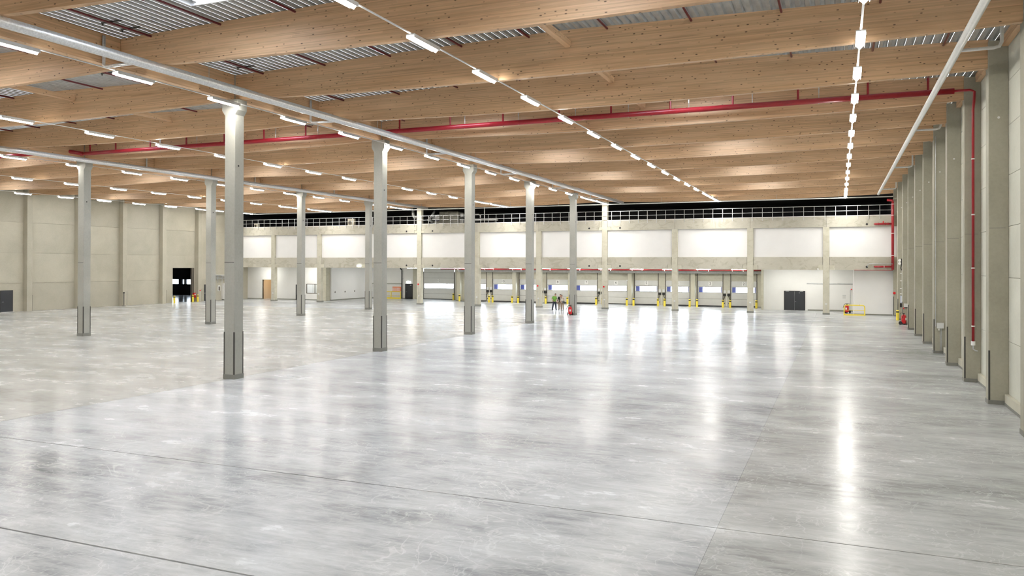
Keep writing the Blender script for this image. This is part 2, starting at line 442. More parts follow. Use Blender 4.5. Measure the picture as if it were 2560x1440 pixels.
MB().box(XR+.02, WR-.1, -.292, -.286, 6.385, 6.405).build('form_joint', M['plinth'], pil)
MB().tube([(XR+.32, -.285, 10.4), (XR+.32, -.296, 10.4)], .045, 10).build('anchor_cap', M['box'], pil)
plab = {0: 'concrete pilaster next towards the hall from the one with only a wall hole cap', 2: 'right wall concrete pilaster carrying the red sprinkler riser', 4: 'right wall concrete pilaster carrying the grey box with conduits',
        8: 'right wall concrete pilaster behind the wheeled extinguisher', 9: 'right wall concrete pilaster carrying the twin spotlights', 10: 'right wall concrete pilaster at the mezzanine corner beside the red riser'}
first = True
for i in range(-8, 11):
    lab = plab.get(i) if i in (2, 4, 8, 9, 10) else None
    grp = None
    if lab is None: lab = '%s pilaster out from the mezzanine on the right wall, bare grey concrete' % ordn[10-i]; grp = 'bare pilasters of the right wall'
    if first: pil.location = (0, YA+6*i+.03, 0); pil['label'] = lab; pil['group'] = grp or ''; first = False
    else:
        o = dup(pil, (0, YA+6*i+.03, 0), lab)
        if grp: o['group'] = grp
        elif 'group' in o: del o['group']

# ------------------------------------------------------------------ left wall with gate
wl = thing('wall_left', 'beige concrete panel wall with pilasters and a dark gateway', 'wall', kind='structure')
G0, G1, GH = 77.3, 80.95, 4.5
MB().box(WL-.6, WL-.16, YB-.5, G0, -.3, 14.2).box(WL-.6, WL-.16, G1, 98.3, -.3, 14.2).box(WL-.6, WL-.16, G0, G1, GH, 14.2).build('wall_core', M['walll'], wl)
lz = [0, 2.97, 6.13, 9.35, 13.25]
lm = {}
for a, b in zip(lz, lz[1:]):
    me = MB().box(-.15, 0, -2.99, 2.99, a+.01, b-.01).mesh('wall_panel'); me.materials.append(M['walll']); lm[a] = me
for i in range(-8, 10):
    yc = YA+6*i+3
    if i == 8:
        for y0, y1, a, b in ((75.41, G0, .01, GH-.008), (G1, 81.39, .01, GH-.008), (75.41, 81.39, GH+.008, 6.12)):
            MB().box(WL-.15, WL, y0, y1, a, b).build('wall_panel', M['walll'], wl)
        for a in (6.13, 9.35): put('wall_panel', lm[a], wl, (WL, yc, 0))
        continue
    for a in lz[:-1]: put('wall_panel', lm[a], wl, (WL, yc, 0))
MB().box(WL-.15, WL, YB, YA-48, 0, 13.25).build('wall_panel', M['walll'], wl)
MB().box(WL-.15, WL, YM, 91.4, 0, 13.25).build('wall_panel', M['walll'], wl)
MB().box(WL-.14, WL+.02, G1-.42, G1, 0, GH).build('gate_jamb', M['track'], wl)
lp = thing('wall_pilaster', '', 'pilaster')
MB().bbox(WL+.001, XL, -.3, .3, 0, 13.2, .015).build('shaft', M['walll'], lp)
MB().box(XL-.05, XL+.006, .30, .306, .05, 1.7).build('corner_guard', M['guard'], lp)
first = True
for i in range(-4, 10):
    if i == 8: lab, grp = 'beige pilaster just before the dark gateway in the left wall', None
    elif i == 9: lab, grp = 'beige pilaster between the dark gateway and the tall black door', None
    else: lab, grp = '%s pilaster before the dark gateway on the left wall, plain beige concrete' % ordn[9-i], 'plain pilasters of the left wall'
    if first: lp.location = (0, YA+6*i, 0); lp['label'] = lab; lp['group'] = grp; first = False
    else:
        o = dup(lp, (0, YA+6*i, 0), lab)
        if grp is None: del o['group']
# neighbouring dark hall seen through the gateway
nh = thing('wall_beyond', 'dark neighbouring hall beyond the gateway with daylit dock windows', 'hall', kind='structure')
MB().box(-130, -80.01, 60, 98.5, -.3, -.005).build('beyond_floor', plain('daylight_tinted_floor', (.30, .32, .36), .16), nh)  # bluish cast of the daylight put into the floor colour
D = M['unlit_black']  # walls coloured near-black to stand for the hall's lack of light
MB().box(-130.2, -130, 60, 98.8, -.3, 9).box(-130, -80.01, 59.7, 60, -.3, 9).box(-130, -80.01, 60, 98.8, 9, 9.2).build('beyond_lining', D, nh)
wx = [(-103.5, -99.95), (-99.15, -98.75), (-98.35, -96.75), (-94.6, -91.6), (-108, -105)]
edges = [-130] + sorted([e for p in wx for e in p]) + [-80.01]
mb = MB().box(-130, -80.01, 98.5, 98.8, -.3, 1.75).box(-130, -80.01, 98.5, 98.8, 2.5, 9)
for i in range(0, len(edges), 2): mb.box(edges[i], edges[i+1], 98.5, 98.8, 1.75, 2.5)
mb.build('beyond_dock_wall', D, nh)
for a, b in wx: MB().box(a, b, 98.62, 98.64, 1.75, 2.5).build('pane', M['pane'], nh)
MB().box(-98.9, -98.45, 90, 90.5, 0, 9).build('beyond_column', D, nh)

# wall behind the camera
wb = tag(MB().box(WL-.6, WR+.5, YB-.5, YB, -.3, 14.2).build('wall_behind', M['walll']), 'plain concrete wall closing the near end of the hall', 'wall', kind='structure')

# ------------------------------------------------------------------ mezzanine front
mz = thing('wall_mezzanine', 'mezzanine front of concrete bands and white infill panels', 'wall', kind='structure')
mcx = [-71.25, -63.7, -56.2, XB, -40.6, -32.62, XA, -16.66, -8.68, -1.2]
ed = [WL+.02] + mcx + [5.02]
F0, F1 = 86.86, 87.12
Z0, Z1, Z2, Z3 = 4.58, 5.90, 8.95, 10.06
for i in range(len(ed)-1):
    a, b = ed[i], ed[i+1]
    la = .02 if i == 0 else .34; lb = .02 if i == len(ed)-2 else .34
    ca = .02 if i == 0 else .80; cb = .02 if i == len(ed)-2 else .80
    # lower band, notched over the column corbels
    pts = [(a+ca, Z0), (b-cb, Z0), (b-cb, 5.06), (b-lb, 5.06), (b-lb, Z1), (a+la, Z1), (a+la, 5.06), (a+ca, 5.06)]
    pts = [p for j, p in enumerate(pts) if p != pts[j-1]]
    MB().xz(pts, F0+.02, F1+.1).build('lower_band_panel', M['band'], mz)
    full_a = ed[i] in (XA, XB); full_b = ed[i+1] in (XA, XB)
    ta = .34 if full_a else .012; tb = .34 if full_b else .012
    ka = .70 if full_a else ta; kb2 = .70 if full_b else tb
    pts = [(a+ka, Z2), (b-kb2, Z2), (b-kb2, 9.34), (b-tb, 9.34), (b-tb, Z3), (a+ta, Z3), (a+ta, 9.34), (a+ka, 9.34)]
    q = []
    for p in pts:
        if not q or p != q[-1]: q.append(p)
    MB().xz(q, F0, F1+.1).build('upper_band_panel', M['band'], mz)
    MB().box(a+.02, b-.02, F0, F1+.1, Z3, Z3+.05).build('coping', M['white'], mz)
    MB().box(a+la-.32, b-lb+.32, F1, F1+.12, Z1, Z2).build('infill_panel', M['white'], mz)
MB().box(WL, WR, F1+.1, YF, 4.76, 5.1).box(WL, WR, F1+.1, YF, 9.6, 9.95).build('mezzanine_slab', M['dock'], mz)
MB().box(WL, WR, 87.75, YF-.01, 12.22, 12.3).box(WL, WR, YF-.03, YF-.01, 9.95, 12.22).box(WL, WL+.05, 87.75, YF-.03, 9.95, 12.22).box(WR-.64, WR-.6, 87.75, YF-.03, 9.95, 12.22).build('unlit_space_shell', M['unlit_black'], mz)  # black shell added so the unlit space above the slab stays dark
for X, z in ((-26.42, 9.2), (-22.8, 9.2), (-26.42, 4.9), (-22.8, 4.9), (2.6, 9.18), (2.6, 4.9), (-50.4, 9.2), (-46.7, 9.2), (-50.4, 4.9), (-46.7, 4.9), (-76.5, 4.9), (-76.5, 9.2)):
    MB().tube([(X, F0+.03, z), (X, F0-.006 if z > 8 else F0+.012, z)], .11, 14).build('core_hole', M['black'], mz)
# mezzanine columns
def mcol(label, top, group=None):
    c = thing('mezzanine_column', label, 'column', group=group)
    MB().bbox(-.31, .31, -.28, .28, .18, top, .015).build('shaft', M['dock'], c)
    MB().bbox(-.34, .34, -.31, .31, 0, .19, .01).build('plinth', M['plinth'], c)
    MB().box(-.78, -.312, -.245, .10, 4.58, 5.04).box(.312, .78, -.245, .10, 4.58, 5.04).build('corbel', M['dock'], c)
    if top > 10: MB().box(-.68, -.312, -.255, .10, 8.96, 9.32).box(.312, .68, -.255, .10, 8.96, 9.32).build('upper_corbel', M['dock'], c)
    MB().box(-.10, .10, -.32, -.282, 1.02, 1.16).build('socket', M['box'], c)
    MB().tube([(0, -.295, .19), (0, -.295, 1.02)], .015, 6).build('conduit', M['steel'], c)
    return c
ref = {-71.25: 'mezzanine column beside the warm lit doorway', -63.7: 'mezzanine column beside the office window', -56.2: 'mezzanine column in line with the black door of the dock wall',
       -40.6: 'mezzanine column in front of dock door eleven', -32.62: 'mezzanine column between the people and dock door nine', -16.66: 'mezzanine column in front of dock door four',
       -8.68: 'mezzanine column in front of dock door two', -1.2: 'mezzanine column between the black double door and the extinguisher niche',
       XB: 'tall mezzanine column in line with the left column row', XA: 'tall mezzanine column in line with the right column row'}
for X in mcx:
    tall = X in (XA, XB)
    c = mcol(ref[X], 12.2 if tall else 8.95); c.location = (X, F1+.02, 0)
# railing on the mezzanine
rl = thing('guard_railing', 'long galvanised steel guard railing on top of the mezzanine front', 'railing', (0, 86.80, 0))
MB().box(WL+.1, 4.85, -.02, .02, 11.06, 11.11).build('top_rail', M['steel'], rl)
MB().box(WL+.1, 4.85, -.02, .02, 10.55, 10.59).build('middle_rail', M['steel'], rl)
pmh = MB().box(-.025, .025, -.02, .02, 9.72, 11.06).mesh('post'); pmh.materials.append(M['steel'])
X = 4.8
while X > WL+.2:
    put('post', pmh, rl, (X, 0, 0)); X -= 1.02

# ------------------------------------------------------------------ under the mezzanine: dock wall and doors
dw = thing('wall_dock', 'concrete dock wall with piers and headers between the loading doors', 'wall', kind='structure')
doors = {2: (-12.09, -9.10), 3: (-16.06, -13.05), 4: (-20.01, -17.02), 5: (-23.95, -20.96), 6: (-27.90, -24.89), 7: (-31.86, -28.87), 8: (-35.79, -32.78), 9: (-39.73, -36.72), 10: (-43.65, -40.67), 11: (-47.6, -44.62)}
MB().box(-48.6, -7.7, YF, YF+.4, 4.1, 14.2).build('upper_wall', M['unlit_black'], dw)
for n, (a, b) in doors.items():
    MB().box(a-.02, b+.02, YF-.06, YF+.3, 3.085, 4.1).build('header_panel', M['dock'], dw)
    MB().box(a-.05, b+.05, YF+.1, YF+.3, -.3, .10).build('sill', M['plinth'], dw)
gaps = sorted([(doors[n][1], doors[n-1][0], n) for n in range(3, 12)])
for a, b, n in gaps:
    MB().box(a+.02, b-.02, YF-.08, YF+.3, -.3, 4.1).build('pier', M['dock'], dw)
MB().box(-9.08, -7.7, YF-.08, YF+.3, -.3, 4.1).build('pier', M['dock'], dw)
MB().box(-48.9, -47.62, YF-.08, YF+.3, -.3, 4.1).build('pier', M['dock'], dw)
MB().box(-48.9, -48.6, YF, 101.4, -.3, 4.9).build('return_wall', M['dock'], dw)
MB().box(-48.85, -7.7, YF-.5, YF, 4.3, 4.76).build('upper_header', M['dock'], dw)
# horizontal steel duct along the docks
tag(MB().box(-48.2, -8.2, 97.1, 97.75, 4.02, 4.28).build('dock_duct', M['steel']), 'long grey steel duct running above the dock doors', 'duct')
# slender light columns between door pairs
for X, n in ((-48.5, 12), (-40.2, 10), (-32.32, 8), (-24.42, 6), (-16.54, 4), (-8.62, 2)):
    nm = {12: 'twelve', 10: 'ten', 8: 'eight', 6: 'six', 4: 'four', 2: 'two'}[n]
    o = thing('dock_column', 'slender pale dock column right of loading door %s' % nm, 'column', (X, 98.0, 0))
    MB().bbox(-.27, .27, -.27, .27, .12, 4.57, .012).build('shaft', M['kerb'], o)
    MB().bbox(-.29, .29, -.29, .29, 0, .12, .01).build('plinth', M['plinth'], o)
def text_mesh(s, size):
    cu = bpy.data.curves.new('num', 'FONT'); cu.body = s; cu.size = size; cu.align_x = 'CENTER'; cu.align_y = 'CENTER'
    o = bpy.data.objects.new('num', cu); C.objects.link(o)
    dg = bpy.context.evaluated_depsgraph_get(); me = bpy.data.meshes.new_from_object(o.evaluated_get(dg))
    bpy.data.objects.remove(o); me.materials.clear(); me.materials.append(M['ink']); return me
def dock_door(n, x0, x1, y, zs, win, cols, blue):
    w = x1-x0; c = (x0+x1)/2
    d = thing('door_%d' % n, 'pale grey sectional loading door with number %s' % words[n], 'door', (c, y, 0), kind='structure')
    h = w/2
    for i in range(len(zs)-1):
        a, b = zs[i]+.012, zs[i+1]-.012
        if i == win:
            MB().box(-h, -h+.12, -.03, .03, a, b).box(h-.12, h, -.03, .03, a, b).box(-h+.12, h-.12, -.03, .03, a, a+.05).box(-h+.12, h-.12, -.03, .03, b-.05, b).build('window_frame', M['doorgrey'], d)
            xs = [-h+.12 + (w-.24)*k/cols for k in range(cols+1)]
            for k in range(cols):
                MB().box(xs[k]+(.012 if k else 0), xs[k+1]-(.012 if k < cols-1 else 0), -.008, .008, a+.05, b-.05).build('pane', M['pane'], d)
                if k: MB().box(xs[k]-.012, xs[k]+.012, -.02, .02, a+.05, b-.05).build('mullion', M['sign'], d)
        elif i == len(zs)-2:
            r = .12; pts = [(-h, a), (h, a), (h, b-r), (h-r*.3, b-r*.3), (h-r, b), (-h+r, b), (-h+r*.3, b-r*.3), (-h, b-r)]
            MB().xz(pts, -.03, .03).build('door_section', M['doorgrey'], d)
        else:
            MB().box(-h, h, -.03, .03, a, b).build('door_section', M['doorgrey'], d)
        MB().box(-h+.02, h-.02, -.01, .01, zs[i+1]-.012, zs[i+1]+.012).build('section_joint', M['track'], d) if i < len(zs)-2 else None
    zn = (zs[win+1]+zs[win+2])/2 if n != 12 else zs[win+1]+.37
    MB().box(-.21, .21, -.042, -.031, zn-.24, zn+.24).build('number_plate', M['sign'], d)
    t = put('number', text_mesh(str(n), .46), d, (0, -.046, zn)); t.rotation_euler = (R(90), 0, 0)
    for s in (-1, 1):
        MB().box(s*(h+.05)-.045, s*(h+.05)+.045, -.13, -.02, 0, 4.0).build('guide_track', M['track'], d)
        mh = MB()
        for z in zs[1:-1]: mh.box(s*(h-.03)-.05, s*(h-.03)+.05, -.06, -.031, z-.06, z+.06)
        mh.build('hinge', M['steel'], d)
    if blue:
        # blue dock shelter outside, seen through the glass
        MB().box(-h-.3, -h+.52, .30, .62, .2, 3.4).build('shelter_flap', M['blue'], d)
        if n in (2, 3, 4, 5): MB().box(h-.26, h+.3, .30, .62, .2, 3.4).build('shelter_flap', M['blue'], d)
        MB().box(-h, h, -2.0, -.10, .004, .016).build('leveller_plate', M['anthracite'], d)
    MB().box(-h, h, -.035, .035, .0, zs[0]+.012).build('bottom_seal', M['rubber'], d)
    return d
for n, (a, b) in doors.items():
    dock_door(n, a+.02, b-.02, YF+.02, [.10, .90, 1.65, 2.40, 3.11], 2, 3 if n != 6 else 2, n != 6)
# wide door 12 and the white wall left of it
Y12 = 101.0
dock_door(12, -55.7, -50.75, Y12, [.08, .82, 1.57, 2.34, 3.08, 3.85, 4.5], 2, 4, False)
lw = thing('wall_back_left', 'white recessed back wall around the wide loading door', 'wall', kind='structure')
MB().box(-64.7, -55.75, Y12, Y12+.4, -.3, 4.9).box(-50.7, -48.6, Y12, Y12+.4, -.3, 4.9).box(-55.75, -50.7, Y12, Y12+.4, 4.5, 4.9).build('wall_face', M['whitewall'], lw)
MB().box(-64.7, -56.6, Y12-.05, Y12, 0, .12).build('baseboard', M['plinth'], lw)
MB().box(-64.7, -48.9, YF+.1, Y12+.4, 4.76, 4.98).box(-65, -48.6, YF, Y12+.4, 5.0, 14.2).build('soffit', M['dock'], lw)
MB().box(-57.2, -56.75, 100.5, Y12-.001, 0, 4.57).build('wall_column', M['kerb'], lw)
MB().box(-50.3, -49.4, 100.5, Y12-.001, 0, 4.57).build('wall_column', M['kerb'], lw)
# office block on the left: front wall with doorway and window, side wall
OX, OY = -64.9, 91.3
ob = thing('wall_office', 'white office wall under the mezzanine with doorway and window', 'wall', kind='structure')
D0, D1, DH = -76.7, -75.15, 2.78
V0, V1, VZ0, VZ1 = -69.05, -66.2, .92, 2.27
mb = MB()
for a, b, z0, z1 in ((WL, D0, 0, 4.76), (D0, D1, DH, 4.76), (D1, V0, 0, 4.76), (V0, V1, 0, VZ0), (V0, V1, VZ1, 4.76), (V1, OX, 0, 4.76)):
    mb.box(a, b, OY, OY+.2, z0, z1)
mb.build('wall_face', M['whitewall'], ob)
MB().box(OX-.2, OX, OY+.2, Y12+.3, 0, 4.76).build('side_wall', M['white'], ob)
MB().box(WL, D0-.02, OY-.03, OY, 0, .13).box(D1+.02, OX, OY-.03, OY, 0, .13).box(OX, OX+.03, OY-.03, Y12-.06, 0, .13).build('baseboard', M['plinth'], ob)
MB().box(WL-.1, OX, Y12+.3, Y12+.4, -.3, 4.9).box(WL-.3, OX, YF, Y12+.4, 4.6, 14.2).build('rear_wall', M['unlit_black'], ob)
MB().box(OX-.9, OX-.2, OY-.9, OY-.001, 0, 4.57).build('wall_column', M['dock'], ob)
# warm corridor behind the doorway
MB().box(D0-.3, D1+.3, OY+2.2, OY+2.3, 0, 3).box(D0-.35, D0-.3, OY+.2, OY+2.2, 0, 3).box(D1+.3, D1+.35, OY+.2, OY+2.2, 0, 3).box(D0-.3, D1+.3, OY+.2, OY+2.2, 3, 3.05).build('corridor_lining', M['warm'], ob)
MB().box(D0+.3, D1-.2, OY+1.0, OY+1.4, 2.96, 2.999).build('corridor_lamp', M['warmlamp'], ob)
MB().box(D0-.05, D0, OY-.03, OY+.2, 0, DH+.05).box(D1, D1+.05, OY-.03, OY+.2, 0, DH+.05).box(D0, D1, OY-.03, OY+.2, DH, DH+.05).build('door_frame', M['kerb'], ob)
# office window
wn = thing('window_0', 'office window with dark frame in the white wall', 'window', ((V0+V1)/2, OY, 0), kind='structure')
h = (V1-V0)/2
MB().box(-h, -h+.07, -.02, .08, VZ0, VZ1).box(h-.07, h, -.02, .08, VZ0, VZ1).box(-h+.07, h-.07, -.02, .08, VZ0, VZ0+.06).box(-h+.07, h-.07, -.02, .08, VZ1-.06, VZ1).box(-.04, .04, -.02, .08, VZ0, VZ1).build('window_frame', M['track'], wn)
for a, b in ((-h+.07, -.04), (.04, h-.07)): MB().box(a, b, .02, .03, VZ0+.06, VZ1-.06).build('pane', M['pane'], wn)
offc = plain('office_white', (.85, .85, .83), .5)
MB().box(-h-.3, h+.3, 1.7, 1.8, 0, 3).box(-h-.35, -h-.3, .2, 1.7, 0, 3).box(h+.3, h+.35, .2, 1.7, 0, 3).box(-h-.3, h+.3, .2, 1.7, 3, 3.05).build('office_room', offc, wn)
MB().box(-h, h, .7, 1.1, 2.95, 2.999).build('office_lamp', emit('office_lamp', (1, .98, .93), 9.), wn)
for a, b, col in ((-.85, -.40, (.72, .72, .66)), (-.05, .16, (.05, .05, .08)), (.16, .38, (.25, .32, .55)), (.62, .70, (.05, .05, .07)), (.70, 1.06, (.62, .34, .20))):
    MB().box(a, b, 1.45, 1.69, .3, 2.6).build('office_cupboard', plain('cupboard_%d' % int(100*(a+2)), col, .5), wn)
bd = thing('door_20', 'black steel door beside the office window', 'door', (-70.35, OY-.04, 0), kind='structure')
MB().box(-.5, .5, 0, .035, 0, 2.16).build('leaf', M['anthracite'], bd); MB().box(.36, .46, -.04, 0, 1.02, 1.05).build('handle', M['steel'], bd)
for y, z, w in ((92.2, 1.16, 'closest to the office corner'), (94.6, 1.14, 'midway along the office side wall'), (97.0, 1.16, 'deepest along the office side wall')):
    o = thing('wall_socket', 'small dark socket on white wall, ' + w, 'socket', (OX, y, z), group='sockets on the office side wall')
    MB().box(.001, .06, -.07, .07, -.09, .05).build('box', M['track'], o); MB().tube([(.03, .0, .05), (.03, .03, .12)], .02, 6).build('plug', M['black'], o)
# right white wall with black double door, block and niche
rw = thing('wall_white_right', 'white wall right of the docks with niche and projecting block', 'wall', kind='structure')
BY, BX = 93.8, 1.42
MB().box(-7.7, BX, BY, BY+.2, 0, 4.76).box(-7.9, -7.7, BY, YF+.3, -.3, 4.76).build('wall_face', M['whitewall'], rw)
MB().box(BX, WR, 87.95, BY+.2, 0, 4.76).build('white_block', M['white'], rw)
MB().box(-7.9, WR+.3, YF, YF+.4, -.3, 14.2).build('rear_wall', M['unlit_black'], rw)
MB().box(-3.2, BX-.001, BY-.03, BY, 0, .14).box(BX, XR-.05, 87.92, 87.95, 0, .12).build('baseboard', M['plinth'], rw)
MB().box(-8.15, -7.9, 93.6, 97.6, 0, 4.57).build('wall_end_column', M['dock'], rw)
dd = thing('door_21', 'black steel double door in the white wall', 'door', (-4.58, BY-.04, 0), kind='structure')
MB().box(-1.05, -.01, 0, .035, .01, 2.1).build('leaf', M['anthracite'], dd); MB().box(.01, 1.05, 0, .035, .01, 2.1).build('leaf', M['anthracite'], dd)
MB().box(-1.12, -1.05, -.01, .04, 0, 2.17).box(1.05, 1.12, -.01, .04, 0, 2.17).box(-1.05, 1.05, -.01, .04, 2.1, 2.17).build('door_frame', M['black'], dd)
for a in (-.95, .55): MB().box(a, a+.36, -.06, -.012, 2.10, 2.14).build('door_closer', M['steel'], dd)
MB().tube([(.06, -.001, 1.0), (.06, -.06, 1.0), (.17, -.06, 1.0)], .012, 6).build('handle', M['steel'], dd)
MB().tube([(.5, .0, 1.95), (.5, -.012, 1.95)], .04, 10).build('sticker', M['sign'], dd)
tag(MB().tube([(-3.3, BY-.05, 3.0), (BX-.03, BY-.05, 3.0)], .045, 8).build('cable_conduit', M['steel']), 'grey conduit running along the white wall above the black double door', 'conduit')
hy = thing('hose_pipe_riser', 'thin grey pipe with red cap in the white niche', 'pipe', (1.15, BY-.08, 0))
MB().tube([(0, 0, .05), (0, 0, 2.3), (.12, 0, 2.4)], .025, 8).build('pipe', M['steel'], hy); MB().tube([(.12, .02, 2.42), (.12, -.06, 2.42)], .07, 10).build('cap', M['redlamp'], hy)
nb = thing('notice_plate', 'small grey notice plate in the white niche', 'notice', (.55, BY, 1.6)); MB().box(-.16, .16, -.02, -.001, -.2, .14).build('plate', M['doorgrey'], nb); MB().box(-.18, .18, -.04, -.001, .14, .18).build('top_strip', M['steel'], nb)

# black door and things by the wide door (left back wall)
b3 = thing('door_22', 'black steel door beside the wide loading door', 'door', (-58.15, Y12-.05, 0), kind='structure')
MB().box(-.55, .55, 0, .045, 0, 2.12).build('leaf', M['anthracite'], b3); MB().box(-.62, -.55, -.02, .045, 0, 2.19).box(.55, .62, -.02, .045, 0, 2.19).box(-.55, .55, -.02, .045, 2.12, 2.19).build('door_frame', M['black'], b3)
MB().tube([(-.42, -.001, 1.02), (-.42, -.06, 1.02), (-.30, -.06, 1.02)], .014, 6).build('handle', M['steel'], b3); MB().box(.2, .45, -.05, -.001, 1.96, 2.04).build('door_closer', M['sign'], b3)
o = thing('exit_light', 'glowing twin exit light above the black door by the yellow rail', 'exit light', (-58.2, Y12, 2.3))
for X in (-.2, .16): MB().box(X-.13, X+.13, -.10, -.002, 0, .24).build('diffuser', M['exit'], o); MB().box(X-.02, X+.02, -.06, -.03, .24, .5).build('bracket', M['steel'], o)
o = thing('exit_light', 'glowing twin exit light under the lower concrete band near the office side wall', 'exit light', (-57.4, F0, 4.72)); MB().box(-.3, -.04, -.1, -.001, 0, .24).build('diffuser', M['exit'], o); MB().box(.04, .3, -.1, -.001, 0, .24).build('diffuser', M['exit'], o)
dp = thing('downpipe', 'black drain downpipe with swan neck on the white back wall', 'pipe', (-59.3, Y12-.12, 0))
MB().tube([(-.28, 0, 4.55), (-.22, 0, 4.38), (0, 0, 4.22), (0, 0, 4.0), (0, 0, .05)], .075, 10).build('pipe', M['black'], dp)
for z in (3.9, 2.9, 1.0): MB().box(-.1, .2, -.02, .11, z, z+.05).build('clamp', M['steel'], dp)
tag(MB().box(-64.7, -59.42, Y12-.12, Y12-.001, 2.14, 2.26).build('cable_trunking', plain('trunking_grey', (.34, .35, .30), .5)), 'grey cable trunking along the white wall above the orange board', 'trunking')
bo = thing('notice_board', 'orange rack holding two rows of white cards on white wall', 'notice board', (-60.2, Y12, 1.07))
MB().box(-.72, .72, -.05, -.001, 0, .68).build('backing', M['orange'], bo)
for r_ in range(2):
    for c_ in range(6):
        MB().box(-.66+.225*c_, -.66+.225*c_+.13, -.07, -.051, .06+.31*r_, .06+.31*r_+(.24 if r_ == 0 else .17)).build('card', M['sign'], bo)
def bar_rail(label, loc, xs, h, round_=False):
    g = thing('guard_rail', label, 'guard rail', loc); w = (xs[-1]-xs[0])/2; c = (xs[0]+xs[-1])/2
    if round_:
        r = .22
        MB().tube([(-w, 0, .12)] + arc(-w+r, h-r, r, 180, 90, 5, 0) + arc(w-r, h-r, r, 90, 0, 5, 0) + [(w, 0, .12)], .055, 10).build('hoop', M['yellow'], g)
        MB().tube([(-w+.05, 0, .52), (w-.05, 0, .52)], .022, 8).build('middle_bar', M['yellow'], g)
        MB().box(-w-.06, w+.06, -.07, .07, 0, .13).build('base_plate', M['yellow'], g)
        MB().tube([(.45, 0, h-.0), (.45, 0, h+.06)], .04, 8).build('stud', M['black'], g)
    else:
        MB().tube([(xs[0]-c, 0, h), (xs[-1]-c, 0, h)], .05, 8).build('top_bar', M['yellow'], g)
        MB().box(xs[0]-c, xs[-1]-c, -.03, .03, 0, .2).build('base_plate', M['yellow'], g)
        MB().tube([(xs[0]-c, 0, .5), (xs[-1]-c, 0, .5)], .015, 8).build('middle_bar', M['yellow'], g)
        for x in xs: MB().box(x-c-.05, x-c+.05, -.05, .05, 0, h).build('post', M['yellow'], g)
    return g
bar_rail('rounded yellow guard rail in front of the extinguisher niche', (1.45, 86.55, 0), (-.95, .95), 1.03, True)
bar_rail('straight yellow guard rail below the orange board', (-61.0, 100.2, 0), (-62.9, -60.7, -59.1), 1.03)

# bollards
def bollard(label, loc, group=None, h=.93):
    b = thing('bollard', label, 'bollard', loc, group=group)
    MB().lathe([(.125, 0), (.125, h-.22)], 14).build('post', M['yellow'], b, smooth=False)
    MB().lathe([(.127, h-.22), (.127, h-.10)], 14).build('band', M['black'], b)
    MB().lathe([(.125, h-.10), (.125, h-.04), (.09, h), (0.001, h)], 14).build('cap', M['yellow'], b)
    return b
bxs = [(-43.03,11,'right'), (-42.5,10,'left'), (-39.7,10,'right'), (-38.85,9,'left'), (-36.0,9,'right'), (-35.0,8,'left'), (-32.05,8,'right'), (-31.2,7,'left'), (-28.25,7,'right'), (-27.4,6,'left'), (-24.3,6,'right'), (-23.45,5,'left'), (-20.42,5,'right'), (-19.6,4,'left'), (-16.58,4,'right'), (-15.7,3,'left'), (-12.68,3,'right'), (-11.85,2,'left'), (-8.88,2,'right')]
b0 = None
for X, n, s in bxs:
    lab = 'yellow bollard with black band at the %s side of loading door %s' % (s, words[n])
    if b0 is None: b0 = bollard(lab, (X, 95.9, 0))
    else: dup(b0, (X, 95.9, 0), lab)
dup(b0, (-50.5, 100.2, 0), 'yellow bollard with black band at the right side of wide loading door twelve')
dup(b0, (-48.1, 97.3, 0), 'yellow bollard with black band beside the dock column next to door eleven')
dup(b0, (5.0, 80.75, 0), 'yellow bollard with black band at the right wall pilasters')
dup(b0, (-78.75, 76.95, 0), 'yellow bollard with black band before the dark gateway, nearer the plain pilasters')
dup(b0, (-79.0, 80.35, 0), 'yellow bollard with black band inside the dark gateway opening')
dup(b0, (-78.8, 81.0, 0), 'yellow bollard with black band below the red extinguisher box')

# dock controls on the wide piers
for a, b, n in gaps:
    if n in (11, 9, 7, 5, 3):
        c = (a+b)/2
        for s, w in ((-1, n), (1, n-1)):
            o = thing('dock_control', 'white control box with black cable loop serving loading door %s' % words[w], 'control box', (c+s*.24, YF-.08, 0))
            MB().box(-.14, .14, -.10, -.001, 1.62, 1.98).build('box', M['box'], o)
            MB().box(-.15, .15, -.13, -.001, 1.28, 1.56).build('switch', M['black'], o)
            MB().tube([(s*-.02, -.06, 1.28), (s*.06, -.08, 1.0), (s*.16, -.08, .85), (s*.14, -.06, .6)], .03, 7).build('cable', M['rubber'], o)
            MB().tube([(s*.02, -.02, .40), (s*.02, -.1, .40)], .06, 8).build('plug', M['black'], o)
        tag(MB().box(c-.025, c+.025, YF-.14, YF-.081, .02, 1.6).build('white_strip', M['sign']), 'thin white upright strip on the pier between loading doors %s and %s' % (words[n], words[n-1]), 'strip')
